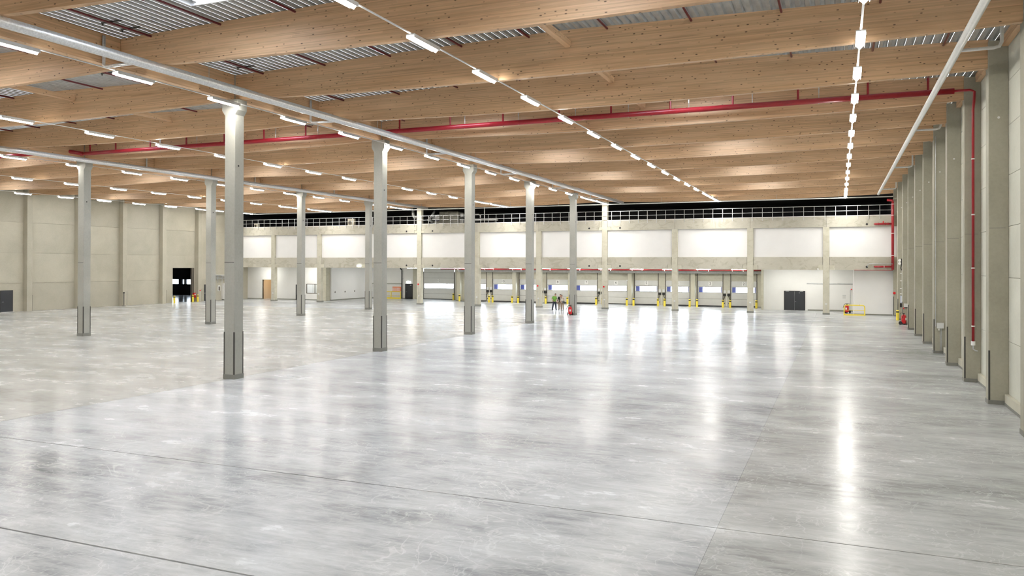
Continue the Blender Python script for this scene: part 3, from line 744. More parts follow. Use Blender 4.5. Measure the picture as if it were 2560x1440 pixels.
# red sprinkler pipe at the docks
rp = thing('sprinkler_pipe', 'red sprinkler pipe running along the soffit above the dock doors', 'pipe', (0, 94.6, 0))
MB().tube([(-49.6, 0, 4.44), (-7.95, 0, 4.44)], .075, 10).build('pipe', M['red'], rp, smooth=True)
X = -47.
while X < -9:
    MB().box(X-.03, X+.03, -.09, .09, 4.3, 4.57).build('hanger', M['sign'], rp); MB().box(X+1.2, X+1.26, -.09, .09, 4.3, 4.57).build('hanger', M['sign'], rp); X += 3.95
dl = MB().box(-.8, .8, -.07, .07, 0, .04).mesh('diffuser'); dl.materials.append(M['docklamp'])
dh = MB().box(-.82, .82, -.05, .05, .04, .10).box(-.5, -.47, -.015, .015, .10, .24).box(.47, .5, -.015, .015, .10, .24).mesh('housing'); dh.materials.append(M['housing'])
for n, (a, b) in list(doors.items()) + [(12, (-54.7, -51.7))]:
    t = thing('dock_lamp', 'linear lamp under the soffit in front of loading door %s' % words[n], 'lamp', ((a+b)/2, 93.4, 4.52), group='lamps under the dock soffit')
    put('housing', dh, t); put('diffuser', dl, t)
dh2 = MB().box(-.82, .82, -.05, .05, .04, .138).mesh('housing'); dh2.materials.append(M['housing'])
for X, Y, w in ((-5.6, 90.6, 'in front of the black double door'), (-1.9, 90.6, 'beside the extinguisher niche'), (-75.2, 89.2, 'in front of the warm doorway'), (-67.6, 89.2, 'in front of the office window'), (-61.2, 95.5, 'in front of the orange board')):
    t = thing('added_soffit_fill', 'added unseen fill light under the mezzanine soffit ' + w, 'lamp', (X, Y, 4.62)); put('housing', dh2, t); put('diffuser', dl, t)  # unseen fill lights added to brighten the walls under the mezzanine
# fire alarm buttons on mezzanine columns
for X, w in ((XB, 'left'), (-32.62, 'people'), (XA, 'right')):
    lab = {'left': 'red alarm button on the tall mezzanine column of the left row', 'people': 'red alarm button on the mezzanine column near the people', 'right': 'red alarm button on the tall mezzanine column of the right row'}[w]
    o = thing('alarm_button', lab, 'alarm', (X-.08, F1-.26, 2.55)); MB().tube([(0, -.001, 0), (0, -.06, 0)], .10, 12).build('button', M['redlamp'], o); MB().tube([(0, -.02, -.1), (0, -.02, -1.3)], .012, 6).build('conduit', M['steel'], o)

# ------------------------------------------------------------------ lamps
def lamp_proto(length):
    h = length/2
    a = MB().box(-.14, .14, -h, h, .045, .085).box(-.14, -.13, -h, h, -.035, .045).box(.13, .14, -h, h, -.035, .045).mesh('housing'); a.materials.append(M['housing'])
    d = MB().xz([(-.11, .045), (-.11, .02), (0, -.085), (.11, .02), (.11, .045)], -h+.02, h-.02).mesh('diffuser'); d.materials.append(M['lampglow'])
    return a, d
l1, l2 = lamp_proto(1.65), lamp_proto(4.7)
rows = ((.60, 0, 'beside the right wall'), (-11.9, 0, 'amid the right bay'), (-24.02, 0, 'along the right column row'), (-36.25, -.45, 'amid the middle bay'), (-49.22, -.65, 'along the left column row'), (-61.0, -.85, 'amid the left bay'), (-73.7, -.9, 'beside the beige left wall'))
for X, dy, where in rows:
    rr = tag(MB().box(-.03, .03, YB+1, 86.3, 11.955, 11.985).build('light_rail', M['housing'], None, (X, 0, 0)), 'thin pale light rail %s' % where, 'light rail')
    ys = [16.9+4.62*k+dy for k in range(-8, 13)] 
    for n, (y, pr) in enumerate([(83.85+dy*.6, l2), (78.7+dy, l2)] + [(y, l1) for y in reversed(ys)]):
        lab = '%s %slinear lamp out from the mezzanine on the rail %s' % (ordn[n+1], 'long ' if pr is l2 else '', where)
        t = thing('linear_lamp', lab, 'lamp', (X, y, 11.87), group=('lamps on the rail ' if pr is l1 else 'long lamps on the rail ') + where)
        put('housing', pr[0], t); put('diffuser', pr[1], t)

# ------------------------------------------------------------------ pipes under the roof
pa = thing('drain_pipe', 'thick foil-wrapped drain pipe along the right column row', 'pipe', (0, 0, 0))
MB().tube([(-22.35, YB+.2, 12.0), (-22.35, 86.2, 12.0)], .165, 14).build('pipe', M['foil'], pa, smooth=True)
for y in [YA+12*i-6.9 for i in range(-1, 6)]:
    MB().tube([(-24.36, y, 13.2), (-24.36, y, 12.3), (-24.36, y, 12.16), (-24.25, y, 12.08), (-22.45, y, 12.06)], .06, 8).build('branch', M['foil'], pa, smooth=True)
    MB().tube([(-22.35, y+3, 12.15), (-22.35, y+3, 13.3)], .012, 6).build('hanger_rod', M['steel'], pa)
pb = thing('drain_pipe', 'thick foil-wrapped drain pipe along the left column row', 'pipe')
MB().tube([(-47.1, YB+.2, 12.02), (-47.1, 86.2, 12.02)], .155, 14).build('pipe', M['foil'], pb, smooth=True)
for y in [YA+12*i-6.9 for i in range(0, 6)]:
    MB().tube([(-48.36, y, 13.2), (-48.36, y, 12.3), (-48.36, y, 12.16), (-48.25, y, 12.08), (-47.2, y, 12.06)], .055, 8).build('branch', M['foil'], pb, smooth=True)
pr_ = thing('drain_pipe', 'white insulated drain pipe beside the right wall pilasters', 'pipe')
MB().tube([(3.58, YB+.2, 12.05), (3.58, 83.2, 12.05), (3.58, 85.0, 12.02)], .12, 14).build('pipe', M['paintpipe'], pr_, smooth=True)
for y in (29.3, 45.7, 62.5, 79.8):
    MB().tube([(3.6, y, 12.03), (4.6, y, 12.03), (4.75, y, 12.06), (4.82, y, 12.2), (4.82, y, 13.3)], .055, 8).build('branch', M['paintpipe'], pr_, smooth=True)
# red main
rm = thing('sprinkler_main', 'thick red sprinkler main hanging across the hall in front of a beam', 'pipe')
YR, ZR = 38.75, 12.57
MB().tube([(4.6, YR, ZR), (-47.6, YR, ZR), (-48.2, YR, ZR)], .13, 12).build('pipe', M['red'], rm, smooth=True)
MB().tube([(-49.0, YR-1.0, ZR+.05), (-70., YR-1.0, ZR-.05)], .12, 12).build('pipe', M['red'], rm, smooth=True)
MB().tube([(-47.9, YR, ZR), (-48.5, YR-.6, ZR+.1), (-49.2, YR-1, ZR+.04)], .13, 12).build('elbow', M['red'], rm, smooth=True)
MB().tube([(4.6, YR, ZR), (5.2, YR, ZR), (5.36, YR, ZR-.08), (5.36, YR+.12, ZR-.5), (5.34, YR+.22, ZR-.8), (5.34, YR+.22, 1.72)], .055, 10).build('riser', M['red'], rm, smooth=True)
for z in (2.4, 4.9, 7.2, 9.6): MB().tube([(5.34, YR+.22, z), (5.34, YR+.22, z+.05)], .075, 10).build('clamp', M['sign'], rm)
MB().tube([(5.34, YR+.22, 1.6), (5.34, YR+.22, 1.78)], .085, 10).build('valve_collar', M['sign'], rm)
MB().tube([(5.34, YR+.22, 1.6), (5.34, YR+.2, 1.44), (5.42, YR+.16, 1.38), (5.5, YR+.14, 1.37)], .03, 8).build('valve_tap', M['steel'], rm)
BX_ = [3.6, 1.2, -1.75, -4.68, -7.65, -10.65, -13.43, -16.6, -19.75, -22.95]
BX2 = [-26.3, -29.4, -32.5, -35.6, -38.7, -41.8, -44.9, -47.3]
BX3 = [-51.7 - 3.1*i for i in range(9)]
for X in BX_ + BX2:
    MB().tube([(X, YR, ZR), (X, YR, topz(X)-.10)], .05, 8).build('riser', M['red'], rm)
hm = MB().box(-.02, .02, -.3, -.27, .35, .75).box(-.2, .02, -.3, -.27, .72, .76).tube([(0, -.28, .5), (0, -.28, -.16)], .012, 6).mesh('hanger'); hm.materials.append(M['steel'])
for X in BX_[2:9] + BX2[:6]:
    put('hanger', hm, rm, (X+.9, YR+.28-.02, ZR))
# thin red branch lines under the deck, with sprinkler heads
hd = MB().tube([(0, 0, -.02), (0, 0, -.16)], .018, 6).tube([(0, 0, -.16), (0, 0, -.19)], .04, 8).mesh('sprinkler_head'); hd.materials.append(M['redline'])
bk = MB().box(-.75, .15, -.03, .03, .045, .085).box(-.72, -.68, -.02, .02, -.02, .05).mesh('bracket'); bk.materials.append(M['guard'])
for n, X in enumerate(BX_ + BX2 + BX3):
    z = topz(X)-.10
    bay = 'right' if X > XA else 'middle' if X > XB else 'left'
    ln = thing('sprinkler_line', '%s thin red sprinkler line from the right wall under the roof deck' % (ordn[n+1] if n < 24 else 'twenty-%s' % ordn[n+1-20]), 'pipe', (X, 0, z), group='sprinkler lines of the %s bay' % bay)
    MB().tube([(0, YB+1, 0), (0, 86.5, 0)], 0.04, 8).build('pipe', M['redline'], ln, smooth=True)
    if X > -50:
        for i in range(-2, 5):
            put('sprinkler_head', hd, ln, (0, YA+6*i+1.7+(.9 if int(abs(X)*3) % 2 else 0), 0))
for X, ys in ((-22.95, (19.6, 20.4, 26.2)), (-19.75, (24.3,)), (-16.6, (23.2,)), (-29.4, (25.0,))):
    for y in ys:
        o = [q for q in C.objects if q.name.startswith('sprinkler_line') and abs(q.location.x-X) < .01][0]
        put('bracket', bk, o, (.3, y, -.02))
# white pipe in front of the mezzanine
mp = thing('mezzanine_pipe', 'long white pipe hanging above the mezzanine railing', 'pipe', (0, 86.4, 0))
MB().tube([(-74.8, 0, 11.86), (4.95, 0, 11.86)], .06, 10).build('pipe', M['paintpipe'], mp, smooth=True)
for X in range(-72, 4, 6):
    MB().tube([(X, 0, 11.9), (X, 0, topz(X)+.01)], .012, 6).build('hanger_rod', M['steel'], mp)
# red riser at the mezzanine corner
rc = thing('sprinkler_riser', 'thick red sprinkler riser at the mezzanine corner with side branches', 'pipe', (4.93, 86.62, 0))
MB().tube([(0, 0, 4.62), (0, 0, 11.3), (0, .1, 11.5), (-.5, .2, 11.55)], .13, 12).build('riser', M['red'], rc, smooth=True)
for z in (6.0, 8.2, 10.0, 11.1): MB().tube([(0, 0, z), (0, 0, z+.05)], .15, 12).build('clamp', M['sign'], rc)
MB().tube([(0, 0, 9.18), (-1.55, 0, 9.18), (-1.62, .14, 9.18)], .10, 10).build('upper_branch', M['red'], rc, smooth=True)
for X in (-1.3, -1.0, -.7, -.45): MB().tube([(X, 0, 9.18), (X+.06, 0, 9.18)], .14, 10).build('flange', M['red'], rc)
MB().tube([(-.85, 0, 9.2), (-.85, 0, 9.45)], .05, 8).build('valve', M['redlamp'], rc)
MB().tube([(0, 0, 4.92), (-1.55, 0, 4.92), (-1.62, .14, 4.92)], .10, 10).build('lower_branch', M['red'], rc, smooth=True)
MB().tube([(-.8, 0, 4.92), (-.75, 0, 4.92)], .12, 10).build('clamp', M['sign'], rc)
MB().tube([(0, -.1, 5.2), (-2.1, .06, 5.2), (-2.25, .06, 5.15), (-2.28, .06, 4.9)], .04, 8).build('thin_branch', M['steel'], rc, smooth=True)
MB().tube([(-3.5, .05, 4.56), (.02, .0, 4.56)], .03, 8).build('thin_red_pipe', M['red'], rc)

# ------------------------------------------------------------------ plant on the mezzanine
gp = plain('plant_grey', (.34, .34, .29), .5, .2)
ah = thing('air_handling_unit', 'boxy grey air handling unit with ducts on top of the mezzanine', 'ventilation unit', (-46.8, 92.2, 9.95))
MB().bbox(-1.35, -.66, -.8, .8, 0, 1.95, .03).build('cabinet', gp, ah); MB().bbox(-.64, .05, -.8, .8, 0, 1.95, .03).build('cabinet', gp, ah); MB().bbox(.07, 1.4, -.8, .8, 0, 1.95, .03).build('cabinet', gp, ah)
MB().box(-.3, .3, -.6, .6, 1.95, 2.05).build('roof_hood', M['black'], ah)
MB().box(-2.6, -1.36, -.5, .5, .95, 1.6).build('side_duct', M['steel'], ah); MB().box(-2.4, -1.36, -.5, .5, .1, .75).build('filter_box', gp, ah)
MB().tube([(-2.4, -.6, .6), (-2.9, -.9, .9), (-2.3, -1.0, 1.5), (-1.9, -1.0, 2.05)], .16, 12).build('flexible_duct', M['foil'], ah, smooth=True)
MB().box(1.42, 1.9, -.4, .4, .1, 1.0).build('control_box', M['box'], ah); MB().box(1.5, 1.9, -.4, .4, 1.2, 1.7).build('control_box', M['box'], ah)
o = thing('silver_duct', 'silver round duct lying behind the railing right of the air handling unit', 'duct', (-40.6, 89.5, 9.95))
MB().tube([(-2.2, 0, .68), (1.6, 0, .68)], .17, 12).build('duct', M['foil'], o, smooth=True); MB().tube([(-1.8, 0, 1.35), (-1.0, 0, 1.35), (-.75, 0, 1.2), (-.8, 0, .95)], .08, 8).build('elbow', M['paintpipe'], o, smooth=True)
for X in (-1.8, 1.2): MB().box(X-.05, X+.05, -.15, .15, 0, .55).build('support', M['guard'], o)
tag(MB().tube([(0, 0, 0), (0, 0, 3.3)], .05, 8).build('vent_pipe', M['paintpipe'], None, (-40.4, 88.6, 9.95)), 'thin white upright pipe behind the mezzanine railing', 'pipe')
for X, s, lab in ((-59.7, 1., 'cream outdoor fan unit behind the mezzanine railing above the office side wall'), (-75.4, .7, 'small cream fan unit behind the mezzanine railing near the beige wall')):
    o = thing('fan_unit', lab, 'fan unit', (X, 88.5, 9.95)); q = plain('cream_metal', (.80, .76, .62), .5)
    MB().bbox(-.5*s, .5*s, -.2, .2, .02, 1.12*s, .03).build('cabinet', q, o); MB().tube([(-.12*s, -.2, .6*s), (-.12*s, -.215, .6*s)], .26*s, 18).build('fan_opening', M['track'], o)
    MB().box(-.45*s, -.35*s, -.2, .2, 0, .02).box(.35*s, .45*s, -.2, .2, 0, .02).build('foot', M['guard'], o)
o = thing('drop_duct', 'white vertical duct elbow left of the tall mezzanine column', 'duct', (-51.2, 90.0, 9.95)); MB().tube([(-.05, 0, 2.2), (-.05, 0, 1.55), (.1, 0, 1.25), (.5, 0, 1.2)], .18, 10).build('duct', M['paintpipe'], o, smooth=True); MB().box(.4, .6, -.1, .1, 0, 1.1).build('support', M['guard'], o)

# ------------------------------------------------------------------ small things on the right wall
o = thing('junction_box', 'grey box with conduits on a right wall pilaster', 'box', (5.36, YA+24-.265, 1.44))
MB().box(-.18, .18, -.12, -.001, 0, .32).build('box', M['box'], o); MB().tube([(-.24, -.05, .1), (-.24, -.05, 11.0)], .02, 6).build('conduit', M['steel'], o); MB().tube([(.0, -.05, 0), (.0, -.05, -1.25)], .02, 6).tube([(.06, -.05, 0), (.06, -.05, -1.25)], .02, 6).build('conduit', M['steel'], o)
MB().tube([(-.06, -.06, -.02), (-.06, -.06, -.12)], .045, 8).build('plug', M['sign'], o)
o = thing('junction_box', 'white box with dark socket strip above the wheeled extinguisher at the right wall', 'box', (5.34, YA+48-.265, 1.45)); MB().box(-.2, .2, -.12, -.001, .04, .34).build('box', M['box'], o); MB().box(-.18, .18, -.1, -.001, -.04, .038).build('socket_strip', M['black'], o); MB().tube([(-.22, -.06, .0), (-.22, -.06, -.12)], .05, 8).build('plug', M['redlamp'], o)
o = thing('twin_spotlight', 'pair of white round emergency spotlights with black box on pilaster', 'spotlight', (5.3, YA+54-.265, 5.05))
MB().box(.02, .24, -.14, -.001, 0, .62).build('battery_box', M['black'], o)
for z in (.18, .46): MB().tube([(-.08, -.02, z), (-.12, -.24, z)], [.10, .13], 12).build('lamp_head', M['sign'], o)
MB().tube([(.05, -.05, 0), (-.02, -.05, -.25), (.06, -.05, -.45)], .03, 6).build('cable', M['black'], o)
o = thing('cable_conduit', 'white conduit with clamps on the pilaster below the twin spotlights', 'conduit', (5.42, YA+54-.265, 0)); MB().box(-.05, .05, -.05, -.001, 2.3, 4.6).build('conduit', M['box'], o)
for z in (4.3, 3.6, 2.9, 2.4): MB().box(-.2, .06, -.08, -.001, z, z+.05).build('clamp', M['sign'], o)
o = thing('information_sign', 'pale blue and white notice panel on the pilaster behind the wheeled extinguisher', 'sign', (5.36, YA+54-.265, 1.25)); MB().box(-.12, .14, -.03, -.001, .35, 1.0).build('panel', plain('pale_blue', (.55, .62, .80), .4), o); MB().box(-.06, .0, -.036, -.031, .42, .95).build('stripe', M['sign'], o); MB().box(-.14, .14, -.1, -.001, -.05, .30).build('dark_box', M['black'], o)
o = thing('alarm_button', 'red alarm button at the mezzanine corner by the right wall', 'alarm', (5.1, YM-.27, 2.3)); MB().tube([(0, -.001, 0), (0, -.06, 0)], .13, 12).build('button', M['redlamp'], o); MB().tube([(.06, -.02, .1), (.06, -.02, .35)], .012, 6).build('conduit', M['steel'], o)
# ------------------------------------------------------------------ left wall things
o = thing('door_23', 'black steel door in the beige left wall', 'door', (WL+.002, 55.3, 0), kind='structure')
MB().box(0, .04, -.62, .62, .02, 2.2).build('leaf', M['anthracite'], o); MB().box(0, .03, -.68, -.62, 0, 2.25).box(0, .03, .62, .68, 0, 2.25).box(0, .03, -.62, .62, 2.2, 2.25).build('door_frame', M['black'], o)
MB().tube([(.04, -.5, 1.05), (.1, -.5, 1.05), (.1, -.36, 1.05)], .015, 6).build('handle', M['steel'], o); MB().box(0, .3, -.65, .65, 0, .02).build('threshold', M['sign'], o)
o = thing('door_24', 'tall black door in the beige left wall past the gateway', 'door', (WL+.002, 83.25, 0), kind='structure'); MB().box(0, .04, -.5, .5, .02, 2.25).build('leaf', M['anthracite'], o); MB().box(.04, .07, -.42, -.36, 1.0, 1.15).build('handle', M['steel'], o)
o = thing('extinguisher_box', 'small red extinguisher box beside the gateway bollard', 'extinguisher', (WL+.002, 81.2-.35, .55)); MB().box(.0, .28, -.14, .14, 0, .62).build('box', M['redlamp'], o); MB().box(.281, .29, -.1, .1, .3, .5).build('label_plate', M['sign'], o)
o = thing('cable_tray', 'grey cable tray with pipes on the beige wall beside the office', 'cable tray', (WL, 86.3, 2.95))
for z in (0, .18, .36, .52): MB().box(.05, .35, -2.2, 2.2, z, z+.06).build('rung', M['steel'], o)
for y in (-1.2, -.4, .3): MB().tube([(.2, y, .55), (.2, y, .1), (.2, y, -.5)], .035, 6).build('pipe', M['steel'], o)
for y in (.55, .8): MB().tube([(.36, y, .42), (.42, y, .42)], .08, 10).build('gauge', M['sign'], o)
MB().box(.02, .3, 1.0, 1.3, -.25, .45).build('dark_case', M['black'], o)
o = thing('distribution_cabinet', 'pale grey distribution cabinet below the cable tray', 'cabinet', (WL, 86.75, 0)); MB().box(.002, .45, -.75, .9, .15, 2.38).build('body', M['doorgrey'], o); MB().box(.451, .47, -.7, .85, .2, 2.33).build('door', M['box'], o); MB().box(.471, .5, -.55, -.5, 1.15, 1.35).build('handle', M['black'], o); MB().box(.05, .42, -.7, .85, 0, .15).build('base', M['plinth'], o)
o = thing('meter_box', 'small box with dark display on the beige wall beside the cabinet', 'meter', (WL, 85.45, 1.3)); MB().box(.002, .12, -.22, .22, 0, .75).build('box', M['box'], o); MB().box(.121, .13, -.14, .14, .05, .62).build('display', M['track'], o)
o = thing('alarm_button', 'small dark red alarm point on the beige pilaster past the gateway', 'alarm', (XL+.001, YA+54, 1.5)); MB().box(0, .06, -.07, .07, -.07, .07).build('button', M['redlamp'], o); MB().box(0, .02, -.02, .02, -1.4, -.07).build('conduit', M['steel'], o)
o = thing('standpipe', 'short grey pipe with valve at a left wall pilaster', 'pipe', (-78.5, 69.0, 0)); MB().tube([(0, 0, 0), (0, 0, 1.55)], .05, 8).build('pipe', M['guard'], o); MB().tube([(0, 0, 1.5), (0, 0, 1.66)], .09, 8).build('valve', M['black'], o); MB().box(-.14, .14, -.14, .14, 0, .08).build('foot', M['plinth'], o)

# ------------------------------------------------------------------ wheeled extinguishers
def cart(label, loc, rz):
    c = thing('wheeled_extinguisher', label, 'extinguisher', loc, rz)
    MB().lathe([(.05, .10), (.17, .12), (.185, .18), (.185, .72), (.16, .80), (.07, .86), (.05, .90)], 16).build('tank', M['redlamp'], c, smooth=True)
    MB().lathe([(.05, .90), (.055, .96), (.03, 1.0)], 10).build('valve', M['black'], c)
    for s in (-1, 1):
        MB().tube([(s*.20, .16, .15), (s*.27, .16, .15)], .15, 16).build('wheel', M['rubber'], c)
        MB().tube([(s*.17, .14, .12), (s*.17, .16, .92), (s*.15, .22, 1.0)], .016, 8).build('frame_bar', M['guard'], c)
    MB().tube([(-.15, .22, 1.0), (.15, .22, 1.0)], .018, 8).build('handle', M['rubber'], c)
    MB().tube([(-.20, .16, .15), (.20, .16, .15)], .02, 8).build('axle', M['steel'], c)
    MB().tube([(0, 0, .95), (-.12, -.12, 1.02), (-.28, -.1, .85), (-.36, -.06, .66), (-.40, -.05, .55)], .022, 8).build('hose', M['rubber'], c)
    MB().box(-.05, .05, -.1, .05, 0, .10).build('foot', M['guard'], c)
    MB().box(-.08, .08, -.192, -.18, .40, .60).build('label_plate', M['sign'], c)
    return c
cart('red wheeled extinguisher standing against a free concrete column', (-24.72, 74.82, 0), R(20))
cart('red wheeled extinguisher in the niche behind the yellow guard rail', (.80, 90.4, 0), R(-25))
cart('red wheeled extinguisher standing at a right wall pilaster', (5.1, 74.7, 0), R(60))

# ------------------------------------------------------------------ people
def skin(name, verts, edges, rad, mat, parent, sub=2):
    me = bpy.data.meshes.new(name); me.from_pydata(verts, edges, [])
    o = bpy.data.objects.new(name, me); C.objects.link(o)
    md = o.modifiers.new('s', 'SKIN'); 
    md.use_smooth_shade = True
    for i, r in enumerate(rad):
        me.skin_vertices[0].data[i].radius = r if isinstance(r, tuple) else (r, r)
    me.skin_vertices[0].data[0].use_root = True
    o.modifiers.new('u', 'SUBSURF').levels = sub
    dg = bpy.context.evaluated_depsgraph_get()
    m2 = bpy.data.meshes.new_from_object(o.evaluated_get(dg)); bpy.data.objects.remove(o)
    m2.materials.clear(); m2.materials.append(mat)
    return put(name, m2, parent)
SK = plain('skin_tone', (.52, .30, .20), .5)
def person(label, loc, rz, H, shirt, trousers, shoes, hair, pose):
    p = thing('person', label, 'person', loc, rz)
    k = H/1.80
    f1, f2 = pose['feet']; tilt = pose.get('tilt', 0); la, ra = pose['larm'], pose['rarm']
    hip, kn = .92, .50
    s = lambda L_: [tuple(c*k for c in v) for v in L_]
    hx, hy = tilt, pose.get('nod', -.04)
    kl = ((-.10+f1[0])/2-.01, (f1[1])/2-.02, kn); kr = ((.10+f2[0])/2+.01, (f2[1])/2-.02, kn)
    V = [(0,0,.98), (0,0,1.15), (0,0,1.36), (tilt*.3,0,1.50), (hx*.8,hy*.4,1.58), (hx,hy,1.66), (hx,hy-.01,1.75),
         (-.10,0,hip), kl, (f1[0],f1[1],.09), (f1[0],f1[1]-.13,.04),
         (.10,0,hip), kr, (f2[0],f2[1],.09), (f2[0],f2[1]-.13,.04),
         (-.19,0,1.44), la[0], la[1], la[2], (.19,0,1.44), ra[0], ra[1], ra[2]]
    E = [(0,1),(1,2),(2,3),(3,4),(4,5),(5,6),(0,7),(7,8),(8,9),(9,10),(0,11),(11,12),(12,13),(13,14),(2,15),(15,16),(16,17),(17,18),(2,19),(19,20),(20,21),(21,22)]
    Rd = [(.13,.10),(.125,.095),(.15,.105),.06,.055,(.08,.095),(.075,.085), .085,.06,.042,.035, .085,.06,.042,.035, .06,.045,.036,.03, .06,.045,.036,.03]
    skin('body', s(V), E, [tuple(c*k for c in (r if isinstance(r, tuple) else (r, r))) for r in Rd], SK, p)
    # shirt
    e = .022
    SV = [(0,0,.80), (0,0,1.10), (0,0,1.36), (tilt*.15,0,1.47), (-.19,0,1.44), tuple((a+b)/2*1. for a, b in zip((-.19,0,1.44), la[0])), la[0], (.19,0,1.44), tuple((a+b)/2 for a, b in zip((.19,0,1.44), ra[0])), ra[0]]
    SE = [(0,1),(1,2),(2,3),(2,4),(4,5),(5,6),(2,7),(7,8),(8,9)]
    SR = [(.185,.15),(.17,.135),(.185,.14),.085,.085,.075,.062,.085,.075,.062]
    skin('shirt', s(SV), SE, [tuple(c*k for c in (r if isinstance(r, tuple) else (r, r))) for r in SR], shirt, p)
    if pose.get('sleeves'):
        for nm, a in (('sleeve', la), ('sleeve', ra)):
            skin(nm, s([a[0], a[1]]), [(0,1)], [.06*k, .052*k], shirt, p)
    TV = [(0,0,1.02), (-.10,0,hip-.04), kl, (f1[0],f1[1],.02), (.10,0,hip-.04), kr, (f2[0],f2[1],.02)]
    skin('trousers', s(TV), [(0,1),(1,2),(2,3),(0,4),(4,5),(5,6)], [(.165*k,.13*k),.115*k,.09*k,.075*k,.115*k,.09*k,.075*k], trousers, p)
    for f in (f1, f2):
        skin('shoe', s([(f[0],f[1]+.06,.062),(f[0],f[1]-.06,.062),(f[0],f[1]-.20,.05)]), [(0,1),(1,2)], [.058*k,.062*k,.048*k], shoes, p)
    skin('hair', s([(hx,hy+.055,1.60),(hx,hy+.04,1.71),(hx,hy-.025,1.785)]), [(0,1),(1,2)], [(.088*k,.075*k),(.105*k,.10*k),(.088*k,.092*k)], hair, p)
    # face: nose, mouth, eyes, ears
    fy = hy-.10
    fc = MB().tube([(hx,fy+.005,1.68),(hx,fy-.02,1.645),(hx,fy+.005,1.635)], .012, 6).build('nose', SK, p)
    eye = MB()
    for sx in (-.033, .033): eye.tube([(hx+sx, fy+.016, 1.675),(hx+sx, fy+.004, 1.675)], .008, 6)
    eye.build('eyes', M['ink'], p); MB().box(hx-.025, hx+.025, fy-.002, fy+.02, 1.598, 1.606).build('mouth', plain('lip', (.35,.12,.10), .5), p)
    for sx in (-1, 1): MB().lathe([(.006,1.635),(.02,1.66),(.02,1.68),(.006,1.70)], 6, (hx+sx*.082, hy+.01)).build('ear', SK, p)
    # hands with five fingers
    for a, sx in ((la, -1), (ra, 1)):
        w, d = Vector(a[2])*k, (Vector(a[2])-Vector(a[1])).normalized()
        side = d.cross(Vector((0,1,0)));
        side = side.normalized() if side.length > .1 else Vector((1,0,0)); nrm = side.cross(d).normalized()
        hv = [tuple(w), tuple(w+d*.05*k), tuple(w+d*.085*k)]; he = [(0,1),(1,2)]; hr = [(.03,.02),(.04,.018),(.038,.016)]
        for q, (o_, ln) in enumerate(((-.030,.062),(-.010,.075),(.010,.070),(.029,.055))):
            b_ = w+d*.09*k+side*o_*k; n0 = len(hv)
            hv += [tuple(b_), tuple(b_+d*ln*.55*k+nrm*.008*k), tuple(b_+d*ln*.95*k+nrm*.025*k)]; he += [(2,n0),(n0,n0+1),(n0+1,n0+2)]; hr += [.009,.0085,.0075]
        n0 = len(hv); tb = w+d*.035*k+side*.035*k*sx
        hv += [tuple(tb), tuple(tb+d*.03*k+side*.022*k*sx), tuple(tb+d*.055*k+side*.026*k*sx)]; he += [(1,n0),(n0,n0+1),(n0+1,n0+2)]; hr += [.012,.010,.009]
        skin('hand', hv, he, [r if isinstance(r, tuple) else (r, r) for r in hr], SK, p, 1)
    return p
black_hair = plain('dark_hair', (.018, .013, .010), .6)
brown_hair = plain('brown_hair', (.05, .028, .018), .6)
green = plain('green_polo', (.16, .36, .05), .7)
jeans = plain('dark_jeans', (.022, .03, .055), .8, noise=.2, scale=20)
blackf = plain('black_fabric', (.012, .012, .014), .8)
beige = plain('khaki_cloth', (.30, .225, .155), .8)
tan_ = plain('tan_cloth', (.36, .27, .19), .8)
def checks(name):
    m, t, b = nodes(name); tc = N(t, 'ShaderNodeTexCoord')
    v = noise(t, tc.outputs['Object'], 14, 2)
    L(t, mixc(t, ramp(t, v, .46, .56), (.80, .76, .68), (.16, .11, .08)), b.inputs['Base Color']); b.inputs['Roughness'].default_value = .8; return m
patt = checks('patterned_shirt')
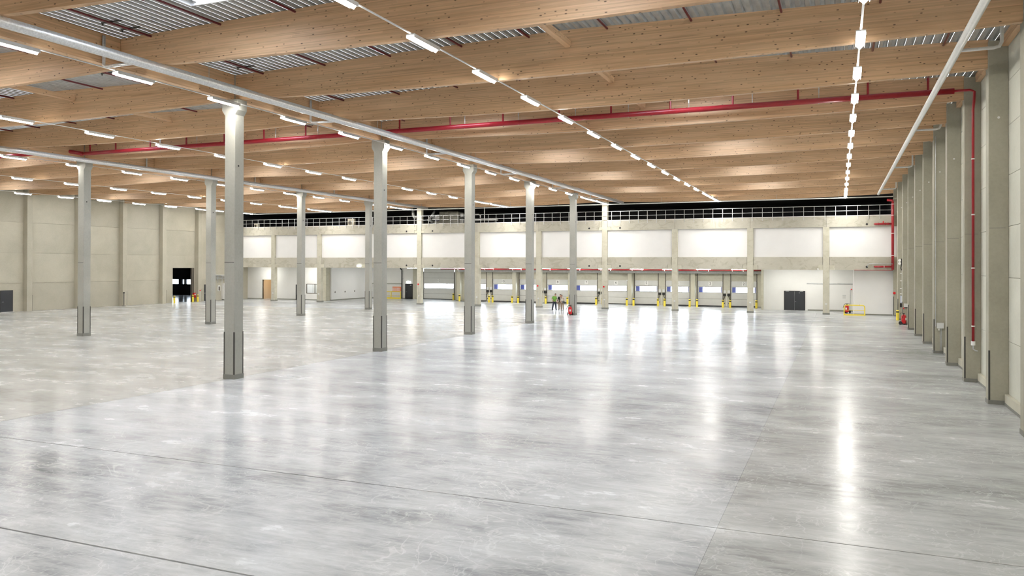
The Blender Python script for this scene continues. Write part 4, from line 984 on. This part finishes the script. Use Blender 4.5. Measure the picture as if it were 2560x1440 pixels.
# green polo: legs apart, one hand at the hip, head turned down to the others
person('standing person in green polo shirt and dark jeans, legs apart', (-29.2, 82.85, 0), R(48), 1.84, green, jeans, blackf, black_hair,
       dict(feet=((-.27, -.02), (.20, .02)), tilt=.11, nod=-.06, larm=((-.31, .03, 1.20), (-.27, -.06, 1.00), (-.17, -.10, .96)), rarm=((.27, 0, 1.17), (.28, -.06, .96), (.27, -.10, .86))))
person('standing person in black top and khaki trousers beside the green shirt', (-28.66, 83.2, 0), R(5), 1.76, blackf, beige, blackf, black_hair,
       dict(feet=((-.12, -.02), (.13, .02)), tilt=.05, nod=-.05, sleeves=True, larm=((-.27, .03, 1.17), (-.26, -.10, .98), (-.18, -.26, 1.0)), rarm=((.26, 0, 1.17), (.25, -.12, 1.0), (.16, -.27, 1.03))))
p3 = person('standing person in pale patterned shirt and tan trousers holding a black case', (-28.24, 82.75, 0), R(-12), 1.72, patt, tan_, plain('light_shoe', (.45, .43, .42), .6), brown_hair,
       dict(feet=((-.10, 0), (.12, .02)), tilt=-.08, nod=-.04, sleeves=True, larm=((-.26, 0, 1.18), (-.22, -.12, 1.02), (-.10, -.24, 1.02)), rarm=((.29, -.02, 1.18), (.32, -.14, 1.02), (.26, -.27, .98))))
cs = thing('carry_case', 'black rounded case held by the person in the patterned shirt', 'case', (-28.02, 82.44, .80), R(-12))
MB().bbox(-.16, .16, -.09, .09, 0, .22, .05).build('body', M['black'], cs); MB().tube([(-.07, 0, .22), (-.05, 0, .27), (.05, 0, .27), (.07, 0, .22)], .012, 6).build('handle', M['rubber'], cs); MB().box(-.06, .06, -.1, -.091, .1, .16).build('label_plate', M['sign'], cs)

# ------------------------------------------------------------------ second level: pieces that belong to a part
SUB = {'handle': ('leaf', 'door', 'body'), 'door_closer': ('leaf',), 'sticker': ('leaf',), 'number': ('number_plate',), 'pane': ('window_frame', 'upstand'), 'mullion': ('window_frame',), 'label_plate': ('tank', 'box', 'body'), 'display': ('box',), 'card': ('backing',), 'stripe': ('panel',), 'bracket': ('diffuser',)}
base = lambda o: o.name.split('.')[0]
for o in list(C.objects):
    if o.parent and not o.parent.parent and base(o) in SUB:
        for want in SUB[base(o)]:
            host = [q for q in o.parent.children if base(q) == want and q is not o and q.location.length < 1e-6]
            if host:
                o.parent = host[0]; break
